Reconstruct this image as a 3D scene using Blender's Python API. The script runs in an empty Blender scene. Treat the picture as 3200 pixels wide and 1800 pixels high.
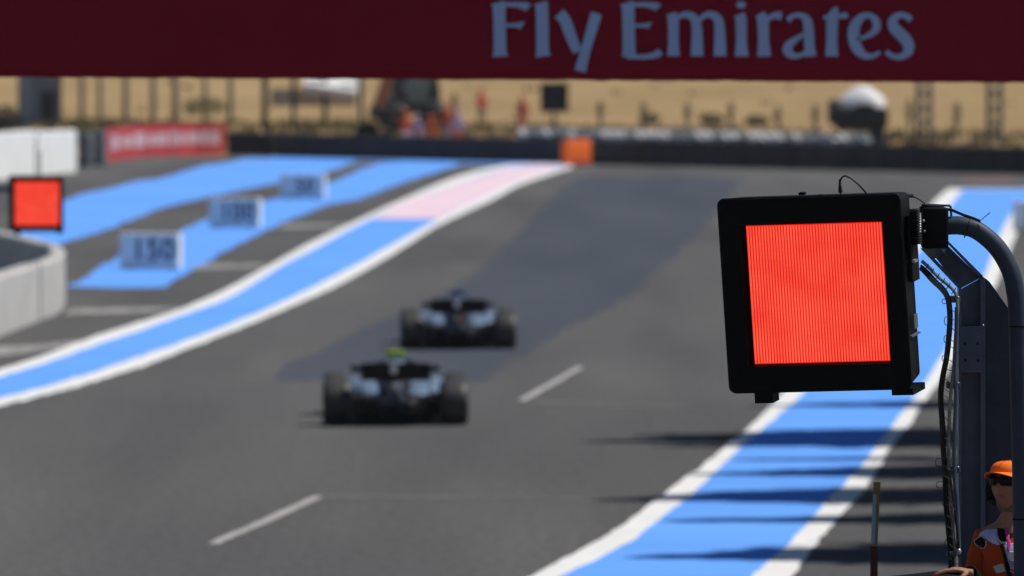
import bpy, bmesh, math, random
from mathutils import Vector, Matrix, noise
from mathutils.bvhtree import BVHTree
from mathutils.geometry import tessellate_polygon

random.seed(7)
R = math.radians
scene = bpy.context.scene
col = scene.collection

# ------------------------------------------------------------------ camera
LENS = 320.0
FPX = 3200 * LENS / 36.0            # focal length in units of a 3200 px wide frame
CAM_H = 5.15
PITCH = math.atan(745 / FPX)
cd = bpy.data.cameras.new('camera')
cam = bpy.data.objects.new('camera', cd)
col.objects.link(cam)
cam.location = (0, 0, CAM_H)
cam.rotation_euler = (math.pi / 2 - PITCH, 0, 0)
cd.lens = LENS
cd.sensor_width = 36
cd.clip_start = 0.5
cd.clip_end = 20000
cd.dof.use_dof = True
cd.dof.focus_distance = 40.75
cd.dof.aperture_fstop = 5.5
scene.camera = cam

# ------------------------------------------------------------------ sky, sun, exposure
SUN_EL, SUN_AZ = R(56), R(77)       # azimuth measured from +Y towards +X
world = bpy.data.worlds.new('World')
scene.world = world
world.use_nodes = True
wn = world.node_tree
wn.nodes.clear()
wo = wn.nodes.new('ShaderNodeOutputWorld')
wb = wn.nodes.new('ShaderNodeBackground')
ws = wn.nodes.new('ShaderNodeTexSky')
ws.sky_type = 'NISHITA'
ws.sun_disc = False
ws.sun_elevation = SUN_EL
ws.sun_rotation = SUN_AZ
ws.air_density = 1.0
ws.dust_density = 0.15
ws.ozone_density = 4.0
wb.inputs['Strength'].default_value = 0.055
wn.links.new(ws.outputs[0], wb.inputs[0])
wn.links.new(wb.outputs[0], wo.inputs[0])

sd = bpy.data.lights.new('sun', 'SUN')
sd.energy = 4.1
sd.angle = R(0.53)
sd.color = (1.0, 0.955, 0.89)
sun = bpy.data.objects.new('sun', sd)
col.objects.link(sun)
sdir = Vector((math.cos(SUN_EL) * math.sin(SUN_AZ), math.cos(SUN_EL) * math.cos(SUN_AZ), math.sin(SUN_EL)))
sun.rotation_euler = sdir.to_track_quat('Z', 'Y').to_euler()
sun.location = (60, 40, 80)

scene.view_settings.view_transform = 'Standard'
scene.view_settings.look = 'None'
scene.view_settings.exposure = 0.0
scene.view_settings.gamma = 1.0
scene.view_settings.use_curve_mapping = False

# ------------------------------------------------------------------ surveying helpers
def ray(x, y):
    a, b = (x - 1600) / FPX, (900 - y) / FPX
    return Vector((a, math.cos(PITCH) + b * math.sin(PITCH), -math.sin(PITCH) + b * math.cos(PITCH)))
def on_ground(x, y, z=0.0):
    r = ray(x, y)
    t = (z - CAM_H) / r.z
    return Vector((r.x * t, r.y * t, z))
def at(x, y, Y):
    r = ray(x, y)
    t = Y / r.y
    return Vector((r.x * t, Y, CAM_H + r.z * t))

# ------------------------------------------------------------------ materials
def mat(name, c, rough=0.6, metal=0.0, spec=0.3, var=0.12, scale=4.0, bump=0.0, stretch=(1, 1, 1), c2=None, detail=5, diffuse=False):
    m = bpy.data.materials.new(name)
    m.use_nodes = True
    nt = m.node_tree
    nt.nodes.clear()
    out = nt.nodes.new('ShaderNodeOutputMaterial')
    if diffuse:
        bs = nt.nodes.new('ShaderNodeBsdfDiffuse')
        cin = bs.inputs['Color']
    else:
        bs = nt.nodes.new('ShaderNodeBsdfPrincipled')
        bs.inputs['Roughness'].default_value = rough
        bs.inputs['Metallic'].default_value = metal
        bs.inputs['Specular IOR Level'].default_value = spec
        cin = bs.inputs['Base Color']
    tc = nt.nodes.new('ShaderNodeTexCoord')
    mp = nt.nodes.new('ShaderNodeMapping')
    mp.inputs['Scale'].default_value = stretch
    nz = nt.nodes.new('ShaderNodeTexNoise')
    nz.inputs['Scale'].default_value = scale
    nz.inputs['Detail'].default_value = detail
    nz.inputs['Roughness'].default_value = 0.6
    rp = nt.nodes.new('ShaderNodeValToRGB')
    rp.color_ramp.elements[0].position = 0.3
    rp.color_ramp.elements[1].position = 0.7
    a = [max(0, v * (1 - var)) for v in c]
    b = [min(1, v * (1 + var)) for v in (c2 or c)]
    rp.color_ramp.elements[0].color = (*a, 1)
    rp.color_ramp.elements[1].color = (*b, 1)
    L = nt.links.new
    L(tc.outputs['Object'], mp.inputs[0]); L(mp.outputs[0], nz.inputs['Vector'])
    L(nz.outputs['Fac'], rp.inputs[0]); L(rp.outputs[0], cin)
    if bump:
        bp = nt.nodes.new('ShaderNodeBump')
        bp.inputs['Strength'].default_value = bump
        bp.inputs['Distance'].default_value = 0.02
        L(nz.outputs['Fac'], bp.inputs['Height']); L(bp.outputs[0], bs.inputs['Normal'])
    L(bs.outputs[0], out.inputs[0])
    return m

def asphalt(name, c1, c2, c3):
    m = bpy.data.materials.new(name)
    m.use_nodes = True
    nt = m.node_tree
    nt.nodes.clear()
    N, L = nt.nodes.new, nt.links.new
    out = N('ShaderNodeOutputMaterial'); bs = N('ShaderNodeBsdfDiffuse')
    tc = N('ShaderNodeTexCoord')
    def nz(sc, stretch, det=4):
        mp = N('ShaderNodeMapping'); mp.inputs['Scale'].default_value = stretch
        mp.inputs['Rotation'].default_value = (0, 0, R(4.5))
        n = N('ShaderNodeTexNoise'); n.inputs['Scale'].default_value = sc; n.inputs['Detail'].default_value = det
        L(tc.outputs['Object'], mp.inputs[0]); L(mp.outputs[0], n.inputs['Vector'])
        return n.outputs['Fac']
    def ramp(f, a, b, lo=.35, hi=.65):
        r = N('ShaderNodeValToRGB'); r.color_ramp.elements[0].position = lo; r.color_ramp.elements[1].position = hi
        r.color_ramp.elements[0].color = (*a, 1); r.color_ramp.elements[1].color = (*b, 1)
        L(f, r.inputs[0]); return r.outputs[0]
    def mix(t, f, a, b):
        x = N('ShaderNodeMix'); x.data_type = 'RGBA'; x.blend_type = t; x.inputs[0].default_value = f
        L(a, x.inputs[6]); L(b, x.inputs[7]); return x.outputs[2]
    base = ramp(nz(.35, (1, .055, 1)), c1, c2)                        # lanes worn along the driving line
    patch = ramp(nz(.12, (1, .25, 1)), (1, 1, 1), c3, .3, .75)
    grain = ramp(nz(9, (1, .3, 1), 3), (.88,) * 3, (1.1,) * 3)
    r = mix('MULTIPLY', 1, mix('MULTIPLY', 1, base, patch), grain)
    L(r, bs.inputs[0]); L(bs.outputs[0], out.inputs[0])
    return m

def led(name, strong, soft):
    m = bpy.data.materials.new(name)
    m.use_nodes = True
    nt = m.node_tree
    nt.nodes.clear()
    N, L = nt.nodes.new, nt.links.new
    out = N('ShaderNodeOutputMaterial'); em = N('ShaderNodeEmission')
    tc = N('ShaderNodeTexCoord')
    wv = N('ShaderNodeTexWave'); wv.wave_type = 'BANDS'; wv.bands_direction = 'Z'
    wv.inputs['Scale'].default_value = 55; wv.inputs['Distortion'].default_value = 1.2
    wv.inputs['Detail'].default_value = 2; wv.inputs['Detail Scale'].default_value = 2.5
    rp = N('ShaderNodeValToRGB')
    rp.color_ramp.elements[0].color = (*strong, 1); rp.color_ramp.elements[1].color = (*soft, 1)
    rp.color_ramp.elements[0].position = .1; rp.color_ramp.elements[1].position = .8
    nz = N('ShaderNodeTexNoise'); nz.inputs['Scale'].default_value = 7; nz.inputs['Detail'].default_value = 6
    ad = N('ShaderNodeMath'); ad.operation = 'MULTIPLY_ADD'; ad.inputs[1].default_value = 1.3; ad.inputs[2].default_value = -.35
    av = N('ShaderNodeMath'); av.operation = 'MULTIPLY_ADD'; av.inputs[1].default_value = .4
    L(tc.outputs['Object'], wv.inputs['Vector']); L(tc.outputs['Object'], nz.inputs['Vector'])
    L(nz.outputs['Fac'], ad.inputs[0]); L(wv.outputs['Fac'], av.inputs[0]); L(ad.outputs[0], av.inputs[2]); L(av.outputs[0], rp.inputs[0])
    L(rp.outputs[0], em.inputs[0]); em.inputs[1].default_value = 1.0
    L(em.outputs[0], out.inputs[0])
    return m

M = {}
M['asphalt'] = asphalt('asphalt', (.104, .103, .104), (.136, .133, .130), (.82, .83, .87))
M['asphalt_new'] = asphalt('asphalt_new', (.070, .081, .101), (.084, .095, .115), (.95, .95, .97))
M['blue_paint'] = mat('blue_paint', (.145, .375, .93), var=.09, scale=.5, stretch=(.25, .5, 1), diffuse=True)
M['white_paint'] = mat('white_paint', (.78, .775, .76), var=.06, scale=1.5, stretch=(1, .3, 1), diffuse=True)
M['pink_paint'] = mat('pink_paint', (.80, .61, .69), var=.05, scale=.6, stretch=(1, .2, 1), diffuse=True)
M['faint_paint'] = mat('faint_paint', (.17, .167, .16), var=.15, scale=3, stretch=(1, .3, 1), c2=(.40, .395, .385), diffuse=True)
M['fainter_paint'] = mat('fainter_paint', (.145, .142, .138), var=.05, scale=2, stretch=(1, .3, 1), c2=(.19, .187, .18), diffuse=True)
M['dash_paint'] = mat('dash_paint', (.42, .41, .40), var=.15, scale=3, diffuse=True)
M['red_paint'] = mat('red_paint', (.19, .115, .115), var=.1, diffuse=True)
M['dry_grass'] = mat('dry_grass', (.31, .215, .108), var=.07, scale=.12, c2=(.38, .265, .14), stretch=(1, .35, 1), detail=6, diffuse=True)
M['burgundy'] = mat('burgundy', (.28, .014, .034), rough=.8, spec=.02, var=.06, scale=.5)
M['letter_white_skylit'] = mat('letter_white_skylit', (.42, .54, .82), rough=.8, spec=.02, var=.05)  # white letters with the blue of skylit shade put into the colour
M['concrete'] = mat('concrete', (.50, .485, .46), rough=.9, spec=.1, var=.12, scale=1.2, bump=.1)
M['concrete_white'] = mat('concrete_white', (.84, .835, .81), rough=.9, spec=.1, var=.08, scale=.8, bump=.1)
M['barrier_black'] = mat('barrier_black', (.020, .022, .029), rough=.8, spec=.15, var=.3, scale=.7)
M['barrier_brown'] = mat('barrier_brown', (.034, .031, .030), rough=.8, spec=.15, var=.3, scale=.7)
M['navy'] = mat('navy', (.012, .017, .032), rough=.6, var=.15)
M['rubber_gray'] = mat('rubber_gray', (.20, .22, .235), rough=.9, var=.3, scale=3)
M['white_rubber'] = mat('white_rubber', (.62, .61, .61), rough=.8, spec=.1, var=.25, scale=2)
M['board_red'] = mat('board_red', (.50, .045, .055), rough=.6, var=.1, scale=.6)
M['board_pale'] = mat('board_pale', (.62, .47, .54), rough=.6, var=.12, scale=3)
M['orange_foam'] = mat('orange_foam', (.93, .16, .02), rough=.7, var=.08)
M['board_white'] = mat('board_white', (.88, .88, .88), rough=.6, spec=.1, var=.05)
M['digit'] = mat('digit', (.035, .06, .14), rough=.7, var=.1)
M['tyre'] = mat('tyre', (.036, .034, .033), rough=.55, spec=.5, var=.2)
M['carbon'] = mat('carbon', (.008, .008, .010), rough=.5, var=.2)
M['silver'] = mat('silver', (.22, .29, .40), rough=.3, metal=.35, spec=.5, var=.04)
M['chrome'] = mat('chrome', (.8, .8, .8), rough=.15, metal=1, var=.03)
M['lime'] = mat('lime', (.30, .42, .04), rough=.5, var=.2, scale=20)
M['tail_red'] = mat('tail_red', (.55, .04, .09), rough=.4, var=.2, scale=20)
M['glint_white'] = mat('glint_white', (.85, .85, .85), rough=.4, var=.2, scale=25)  # white for the glints painted on the car tails
M['rim'] = mat('rim', (.02, .02, .022), rough=.35, metal=.6, var=.1)
M['housing'] = mat('housing', (.0035, .0035, .004), rough=.6, spec=.1, var=.3, scale=12, bump=.1)
M['gasket'] = mat('gasket', (.0045, .0045, .005), rough=.6, spec=.12, var=.3)
M['led'] = led('led', (.98, .058, .034), (1.06, .130, .075))
M['led_gap'] = led('led_gap', (.66, .003, .002), (.82, .009, .005))
M['steel'] = mat('steel', (.078, .108, .160), rough=.5, spec=.3, var=.15, scale=9, bump=.05)
M['steel_dark'] = mat('steel_dark', (.030, .045, .072), rough=.55, spec=.25, var=.2, scale=9, bump=.05)  # dark copy of the steel; foreground shade put into the colour
M['steel_edge'] = mat('steel_edge', (.10, .12, .15), rough=.45, spec=.4, var=.2, scale=20)  # lighter copy of the steel; lit edges put into the colour
M['zinc'] = mat('zinc', (.42, .43, .44), rough=.4, metal=.6, var=.3, scale=30)
M['cable'] = mat('cable', (.008, .008, .009), rough=.5, spec=.3, var=.3, scale=30)
M['conduit'] = mat('conduit', (.28, .275, .25), rough=.5, spec=.3, var=.45, scale=25)
M['grey_post'] = mat('grey_post', (.19, .155, .11), rough=.8, var=.2)
M['mast_grey'] = mat('mast_grey', (.20, .19, .175), rough=.8, var=.15)
M['bark'] = mat('bark', (.10, .07, .045), rough=.9, var=.3, scale=6, bump=.3)
M['cypress'] = mat('cypress', (.030, .055, .020), rough=.8, spec=.1, var=.4, scale=1.5)
M['scrub'] = mat('scrub', (.17, .15, .065), rough=.8, spec=.1, var=.4, scale=.8)
M['tuft'] = mat('tuft', (.21, .17, .075), rough=.9, spec=.05, var=.35, scale=.4)
M['scrub_dark'] = mat('scrub_dark', (.028, .033, .022), rough=.8, spec=.1, var=.4, scale=.8)
M['cabin'] = mat('cabin', (.19, .22, .27), rough=.6, var=.1)
M['roof_silver'] = mat('roof_silver', (.55, .56, .58), rough=.5, metal=.3, var=.1)
M['canvas'] = mat('canvas', (.75, .74, .71), rough=.8, var=.05)
M['loader_orange'] = mat('loader_orange', (.62, .20, .05), rough=.5, var=.15)
M['loader_dark'] = mat('loader_dark', (.025, .030, .026), rough=.5, var=.2)
M['glass_green'] = mat('glass_green', (.20, .26, .22), rough=.15, spec=.6, var=.2)
M['hivis'] = mat('hivis', (.80, .12, .035), rough=.7, var=.1)
M['hivis_red'] = mat('hivis_red', (.70, .05, .035), rough=.7, var=.1)
M['trouser'] = mat('trouser', (.12, .10, .16), rough=.8, var=.15)
M['trouser_grey'] = mat('trouser_grey', (.13, .115, .10), rough=.8, var=.15)
M['violet'] = mat('violet', (.46, .34, .58), rough=.7, var=.15)
M['skin'] = mat('skin', (.36, .17, .10), rough=.55, spec=.3, var=.06, scale=20)
M['skin_far'] = mat('skin_far', (.45, .24, .15), rough=.6, var=.08)
M['lips'] = mat('lips', (.36, .11, .09), rough=.45, var=.08)
M['nail'] = mat('nail', (.72, .03, .05), rough=.2, spec=.6, var=.03)
M['cap'] = mat('cap', (.95, .20, .02), rough=.75, spec=.15, var=.05, scale=60)
M['jacket'] = mat('jacket', (.46, .055, .010), rough=.75, spec=.15, var=.12, scale=14)
M['lavender'] = mat('lavender', (.50, .48, .72), rough=.75, spec=.1, var=.1, scale=14)
M['black_cloth'] = mat('black_cloth', (.008, .008, .010), rough=.85, spec=.1, var=.3, scale=30)
M['reflect'] = mat('reflect', (.50, .46, .44), rough=.5, var=.1, scale=40)
M['piping'] = mat('piping', (.60, .60, .62), rough=.6, var=.1)
M['lanyard'] = mat('lanyard', (.62, .03, .22), rough=.5, var=.12, scale=40)
M['hair'] = mat('hair', (.16, .12, .07), rough=.6, var=.3, scale=30, stretch=(1, 1, .2))
M['glasses'] = mat('glasses', (.004, .004, .005), rough=.45, spec=.15, var=.1)
M['stake_olive'] = mat('stake_olive', (.16, .13, .055), rough=.7, var=.2, scale=10)
M['stake_blue'] = mat('stake_blue', (.22, .30, .40), rough=.5, var=.2, scale=10)
M['stake_brown'] = mat('stake_brown', (.045, .016, .013), rough=.7, var=.3, scale=10)
M['foam_black'] = mat('foam_black', (.007, .007, .008), rough=.8, spec=.15, var=.3, scale=20, bump=.2)
M['sticker'] = mat('sticker', (.10, .10, .10), rough=.6, var=.1)

# ------------------------------------------------------------------ mesh builder
class MB:
    def __init__(s):
        s.v, s.f, s.mi = [], [], []
        s.m = 0
    def add(s, verts, faces):
        o = len(s.v)
        s.v += [Vector(p) for p in verts]
        for f in faces:
            s.f.append([i + o for i in f]); s.mi.append(s.m)
        return s
    def box(s, c, d, rot=None):
        c = Vector(c); h = [x / 2 for x in d]
        vs = []
        for sx, sy, sz in ((-1,-1,-1),(1,-1,-1),(1,1,-1),(-1,1,-1),(-1,-1,1),(1,-1,1),(1,1,1),(-1,1,1)):
            p = Vector((sx*h[0], sy*h[1], sz*h[2]))
            if rot is not None: p = rot @ p
            vs.append(c + p)
        return s.add(vs, [(0,3,2,1),(4,5,6,7),(0,1,5,4),(1,2,6,5),(2,3,7,6),(3,0,4,7)])
    def rbox(s, c, d, b=0.02, rot=None, seg=3):
        bm = bmesh.new()
        bmesh.ops.create_cube(bm, size=1)
        bmesh.ops.scale(bm, vec=d, verts=bm.verts)
        bmesh.ops.bevel(bm, geom=bm.edges[:], offset=b, segments=seg, profile=.5, affect='EDGES')
        if rot is not None: bmesh.ops.transform(bm, matrix=rot.to_4x4(), verts=bm.verts)
        bmesh.ops.translate(bm, vec=c, verts=bm.verts)
        bm.verts.index_update()
        s.add([v.co.copy() for v in bm.verts], [[v.index for v in f.verts] for f in bm.faces])
        bm.free()
        return s
    def rings(s, rings, cap=True):
        n = len(rings[0]); o = []
        vs = [p for r in rings for p in r]
        fs = []
        for i in range(len(rings) - 1):
            for j in range(n):
                k = (j + 1) % n
                fs.append((i*n+j, i*n+k, (i+1)*n+k, (i+1)*n+j))
        if cap:
            fs.append(list(range(n))[::-1]); fs.append([(len(rings)-1)*n + j for j in range(n)])
        return s.add(vs, fs)
    def tube(s, pts, r, n=10, cap=True):
        pts = [Vector(p) for p in pts]
        rs = r if isinstance(r, (list, tuple)) else [r] * len(pts)
        rings = []
        prev = None
        for i, p in enumerate(pts):
            t = (pts[min(i+1, len(pts)-1)] - pts[max(i-1, 0)]).normalized()
            if prev is None:
                u = t.cross(Vector((0, 0, 1)))
                if u.length < 1e-3: u = t.cross(Vector((0, 1, 0)))
            else:
                u = prev - t * prev.dot(t)
            u.normalize(); prev = u
            w = t.cross(u)
            rings.append([p + (u * math.cos(2*math.pi*j/n) + w * math.sin(2*math.pi*j/n)) * rs[i] for j in range(n)])
        return s.rings(rings, cap)
    def lathe(s, prof, c=(0,0,0), axis='Z', n=24):
        c = Vector(c); rings = []
        for r, h in prof:
            ring = []
            for j in range(n):
                a = 2*math.pi*j/n
                if axis == 'Z': p = (r*math.cos(a), r*math.sin(a), h)
                elif axis == 'X': p = (h, r*math.cos(a), r*math.sin(a))
                else: p = (r*math.sin(a), h, r*math.cos(a))
                ring.append(c + Vector(p))
            rings.append(ring)
        return s.rings(rings, True)
    def prism(s, poly, axis_vec):
        n = len(poly); a = Vector(axis_vec)
        p0 = [Vector(p) for p in poly]
        tr = tessellate_polygon([p0])
        s.add(p0 + [p + a for p in p0], [list(t) for t in tr] + [[i + n for i in reversed(t)] for t in tr] +
              [(i, i+n, (i+1) % n + n, (i+1) % n) for i in range(n)])
        return s
    def sphere(s, c, r, nu=16, nv=10):
        r = r if isinstance(r, (list, tuple)) else (r, r, r)
        c = Vector(c); rings = []
        for i in range(1, nv):
            th = math.pi * i / nv
            rings.append([c + Vector((r[0]*math.sin(th)*math.cos(2*math.pi*j/nu), r[1]*math.sin(th)*math.sin(2*math.pi*j/nu), -r[2]*math.cos(th))) for j in range(nu)])
        return s.rings(rings, True)
    def mesh(s, name, mats, smooth=False):
        me = bpy.data.meshes.new(name)
        me.from_pydata([tuple(v) for v in s.v], [], s.f)
        for m in (mats if isinstance(mats, (list, tuple)) else [mats]):
            me.materials.append(M[m] if isinstance(m, str) else m)
        me.polygons.foreach_set('material_index', s.mi)
        bm = bmesh.new(); bm.from_mesh(me)
        bmesh.ops.recalc_face_normals(bm, faces=bm.faces)
        bm.to_mesh(me); bm.free()
        if smooth:
            me.polygons.foreach_set('use_smooth', [True] * len(me.polygons))
            try: me.set_sharp_from_angle(angle=R(40))
            except Exception: pass
        me.update()
        return me
    def build(s, name, mats, parent=None, smooth=False):
        o = bpy.data.objects.new(name, s.mesh(name, mats, smooth))
        col.objects.link(o)
        if parent: o.parent = parent
        return o

def tag(o, label=None, cat=None, group=None, kind=None):
    if label: o['label'] = label
    if cat: o['category'] = cat
    if group: o['group'] = group
    if kind: o['kind'] = kind
    return o
def thing(name, loc, label, cat, group=None, rz=0.0):
    o = bpy.data.objects.new(name, None)
    col.objects.link(o)
    o.empty_display_size = .2
    o.location = loc
    o.rotation_euler = (0, 0, rz)
    return tag(o, label, cat, group)
def copy_tree(o, parent=None):
    c = o.copy(); col.objects.link(c)
    if parent: c.parent = parent
    for ch in [x for x in o.children]: copy_tree(ch, c)
    return c

# ------------------------------------------------------------------ ground, road and painted markings
def barrier_y(X):
    return 437 - (X + 11.5) * 1.865 if X > -11.5 else 441.0
MB().add([(-3000, -800, -.03), (3000, -800, -.03), (3000, 5000, -.03), (-3000, 5000, -.03)], [(0, 1, 2, 3)]).build('ground', 'dry_grass')
tag(bpy.data.objects['ground'], kind='structure')
o = MB().add([(-90, 10, 0), (90, 10, 0), (90, barrier_y(90) + 3, 0), (-11.5, 441, 0), (-90, 441, 0)], [(0, 1, 2, 3, 4)]).build('race_track', 'asphalt')
tag(o, kind='structure')

def crom(pts, key, t):
    """catmull-rom through px points sorted along one coordinate"""
    ks = [p[key] for p in pts]; vs = [p[1 - key] for p in pts]
    if ks[0] > ks[-1]: ks.reverse(); vs.reverse()
    t = min(max(t, ks[0]), ks[-1])
    i = max(0, min(len(ks) - 2, next((j for j in range(len(ks) - 1) if t <= ks[j+1]), len(ks) - 2)))
    h = ks[i+1] - ks[i]
    def sl(j):
        if j == 0: return (vs[1]-vs[0])/(ks[1]-ks[0])
        if j == len(ks)-1: return (vs[-1]-vs[-2])/(ks[-1]-ks[-2])
        return (vs[j+1]-vs[j-1])/(ks[j+1]-ks[j-1])
    u = (t - ks[i]) / h
    return ((2*u**3-3*u**2+1)*vs[i] + (u**3-2*u**2+u)*h*sl(i) + (-2*u**3+3*u**2)*vs[i+1] + (u**3-u**2)*h*sl(i+1))
def wob(p, seed, amp=.05):
    n = 1.2 * noise.noise(Vector((p.y * .45, seed, p.x * .15))) + 1.1 * noise.noise(Vector((p.y * 1.15, seed + 9, p.x * .4))) + .6 * noise.noise(Vector((p.y * 2.7, seed + 4, p.x)))
    return Vector((p.x + amp * n, p.y, p.z))
def ribbon(name, a, b, key, t0, t1, step, z, m, amp=.05):
    vs, fs = [], []
    n = int(abs(t1 - t0) / step) + 1
    sd_ = random.random() * 50
    for i in range(n + 1):
        t = t0 + (t1 - t0) * i / n
        for q, c in enumerate((a, b)):
            w = crom(c, key, t)
            p = on_ground(t, w, z) if key == 0 else on_ground(w, t, z)
            w_ = wob(p, sd_ + q * 17, amp)
            vs.append(Vector((p.x, p.y + (w_.x - p.x) * 9, p.z)) if key == 0 else w_)
        if i: fs.append((2*i-2, 2*i-1, 2*i+1, 2*i))
    o = MB().add(vs, fs).build(name, m)
    return tag(o, kind='structure')
def paint(name, px, z, m, amp=.05):
    pts = []
    for i, p in enumerate(px):
        q = px[(i + 1) % len(px)]
        n = max(1, int(math.hypot(q[0]-p[0], q[1]-p[1]) / 9))
        for k in range(n): pts.append((p[0] + (q[0]-p[0])*k/n, p[1] + (q[1]-p[1])*k/n))
    P3 = [wob(on_ground(x, y, z), 3.3, amp) for x, y in pts]
    o = MB().add(P3, [list(t) for t in tessellate_polygon([P3])]).build(name, m)
    for pl in o.data.polygons:
        pass
    return tag(o, kind='structure')

# resurfaced darker lane
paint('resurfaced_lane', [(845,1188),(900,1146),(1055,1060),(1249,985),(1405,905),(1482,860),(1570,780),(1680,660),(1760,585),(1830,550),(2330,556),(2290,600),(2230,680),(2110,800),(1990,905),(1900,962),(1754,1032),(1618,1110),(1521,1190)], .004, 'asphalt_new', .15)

UO = [(-200,1222),(-60,1175),(0,1154),(138,1110),(276,1058),(414,1013),(552,969),(690,911),(828,837),(966,760),(1100,696),(1265,620),(1428,552),(1578,517),(1700,512),(1795,511)]
UI = [(-200,1244),(-60,1197),(0,1177),(138,1136),(276,1086),(414,1040),(552,990),(718,929),(883,829),(1000,768),(1100,713),(1291,622),(1428,576),(1582,526),(1700,515),(1795,512)]
LI = [(-200,1300),(-60,1262),(0,1245),(221,1184),(414,1121),(552,1073),(718,1012),(883,942),(1000,884),(1100,833),(1250,750),(1400,668),(1496,620),(1599,571),(1700,535),(1795,514)]
LO = [(-200,1325),(-60,1287),(0,1270),(221,1213),(414,1155),(552,1102),(718,1038),(883,969),(1000,918),(1100,868),(1242,785),(1366,707),(1543,622),(1620,580),(1720,545),(1795,521)]
ribbon('painted_line', UO, LO, 0, -190, 1790, 2, .008, 'white_paint', .085)
ribbon('painted_stripe', UI, LI, 0, -190, 1775, 2, .012, 'blue_paint', .07)
pk = [(1164, 683), (1291, 620), (1428, 577), (1582, 527), (1700, 516), (1775, 514), (1700, 534), (1599, 570), (1496, 619), (1400, 667), (1372, 683)]
paint('painted_kerb', pk, .016, 'pink_paint', .03)

RLO = [(1480,1880),(1660,1800),(1786,1731),(1880,1680),(1973,1619),(2043,1568),(2112,1512),(2206,1447),(2317,1354),(2392,1284),(2429,1244),(2560,1100),(2680,950),(2790,800),(2918,632),(2962,590)]
RLI = [(1600,1880),(1754,1800),(1880,1742),(1996,1672),(2089,1601),(2159,1545),(2229,1480),(2313,1400),(2383,1340),(2466,1270),(2504,1236),(2640,1080),(2760,930),(2860,800),(2972,640),(3010,590)]
RRI = [(2270,1880),(2350,1800),(2457,1706),(2527,1629),(2578,1573),(2634,1517),(2695,1452),(2755,1368),(2800,1312),(2837,1266),(2899,1180),(2985,1040),(3072,870),(3130,720),(3175,640),(3190,590)]
RRO = [(2400,1880),(2471,1800),(2532,1726),(2578,1666),(2639,1596),(2685,1549),(2746,1461),(2778,1405),(2853,1312),(2882,1266),(2946,1180),(3030,1040),(3112,890),(3172,740),(3215,640),(3230,590)]
def srt(p): return sorted(p, key=lambda q: q[1])
ribbon('painted_line', srt(RLO), srt(RRO), 1, 1875, 590, 2, .008, 'white_paint', .022)
ribbon('painted_stripe', srt(RLI), srt(RRI), 1, 1875, 592, 2, .012, 'blue_paint', .02)
paint('painted_stripe', [(3180, 592), (3185, 640), (3420, 640), (3420, 592)], .010, 'blue_paint', .05)
paint('painted_kerb', [(3000,556),(3160,556),(3175,570),(3020,568)], .006, 'red_paint', .05)

paint('painted_runoff', [(-40,790),(20,735),(90,690),(182,632),(257,606),(331,592),(428,566),(497,560),(642,516),(690,512),(770,494),(850,494),(1010,498),(1120,503),(1060,524),(994,546),(828,579),(663,612),(497,652),(331,717),(177,765),(90,800)], .008, 'blue_paint', .12)
paint('painted_runoff', [(221,895),(290,850),(375,798),(470,757),(569,719),(663,677),(760,652),(828,630),(940,600),(1043,567),(1110,536),(1184,510),(1290,503),(1400,504),(1440,514),(1385,531),(1240,575),(1128,621),(1022,640),(883,695),(718,778),(607,839),(508,897),(360,899)], .008, 'blue_paint', .12)
paint('painted_runoff', [(850,489),(1200,497),(1500,506),(1760,512),(1752,517),(1500,512),(1200,503),(850,496)], .006, 'blue_paint', .1)  # blue mirage streak at the barrier base, drawn as a painted strip
for px in ([(-20,1084),(120,1078),(300,1062),(292,1071),(150,1092),(-20,1110)], [(215,965),(400,962),(575,962),(560,968),(400,976),(215,982)],
           [(600,826),(845,825),(835,833),(600,842)], [(880,702),(1090,700),(1075,706),(880,714)],
           [(1000,1549),(1400,1551),(1880,1560),(1880,1563),(1400,1556),(1000,1555)], [(1650,1252),(1900,1262),(2230,1272),(2230,1275),(1900,1267),(1650,1258)]):
    paint('surface_joint', px, .006, 'faint_paint' if px[0][0] < 900 else 'fainter_paint', .15)
for a, b in (((668, 1699), (996, 1551)), ((1631, 1251), (1815, 1146))):
    A, B = on_ground(*a, .008), on_ground(*b, .008)
    n = 30; vs = []; fs = []
    d = (B - A).normalized(); s_ = Vector((d.y, -d.x, 0))
    for i in range(n + 1):
        p = A.lerp(B, i / n)
        for q in (-1, 1):
            vs.append(wob(p + s_ * q * .062, 5 + q, .02))
        if i: fs.append((2*i-2, 2*i-1, 2*i+1, 2*i))
    tag(MB().add(vs, fs).build('lane_dash', 'dash_paint'), kind='structure')

# ------------------------------------------------------------------ dry hill behind the barrier
def hill_z(X, Y):
    s = Y - barrier_y(X)
    if s < 2: return -.02
    u = min(1, (s - 2) / 12)
    z = 1.5 * u * u * (3 - 2 * u) + .03 * max(0, s - 14)
    z = 14 * (1 - math.exp(-z / 14))
    return z + (.12 * noise.noise(Vector((X * .2, Y * .05, 0))) + .3 * noise.noise(Vector((X * .05, Y * .015, 4)))) * min(1, (s-2) / 20)
vs, fs = [], []
xs = [-140 + 4 * i for i in range(71)]
ss = [1.5, 3, 5, 7, 9, 11, 13, 15, 18, 22, 27, 33, 40, 50, 60, 75, 90, 110, 130, 160, 200, 260, 340, 450, 600, 900, 1500]
for s_ in ss:
    for X in xs:
        Y = barrier_y(X) + s_
        vs.append((X, Y, hill_z(X, Y)))
nx = len(xs)
for i in range(len(ss) - 1):
    for j in range(nx - 1):
        fs.append((i*nx+j, i*nx+j+1, (i+1)*nx+j+1, (i+1)*nx+j))
o = MB().add(vs, fs).build('grass_hill', 'dry_grass', smooth=True)
tag(o, kind='structure')
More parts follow.
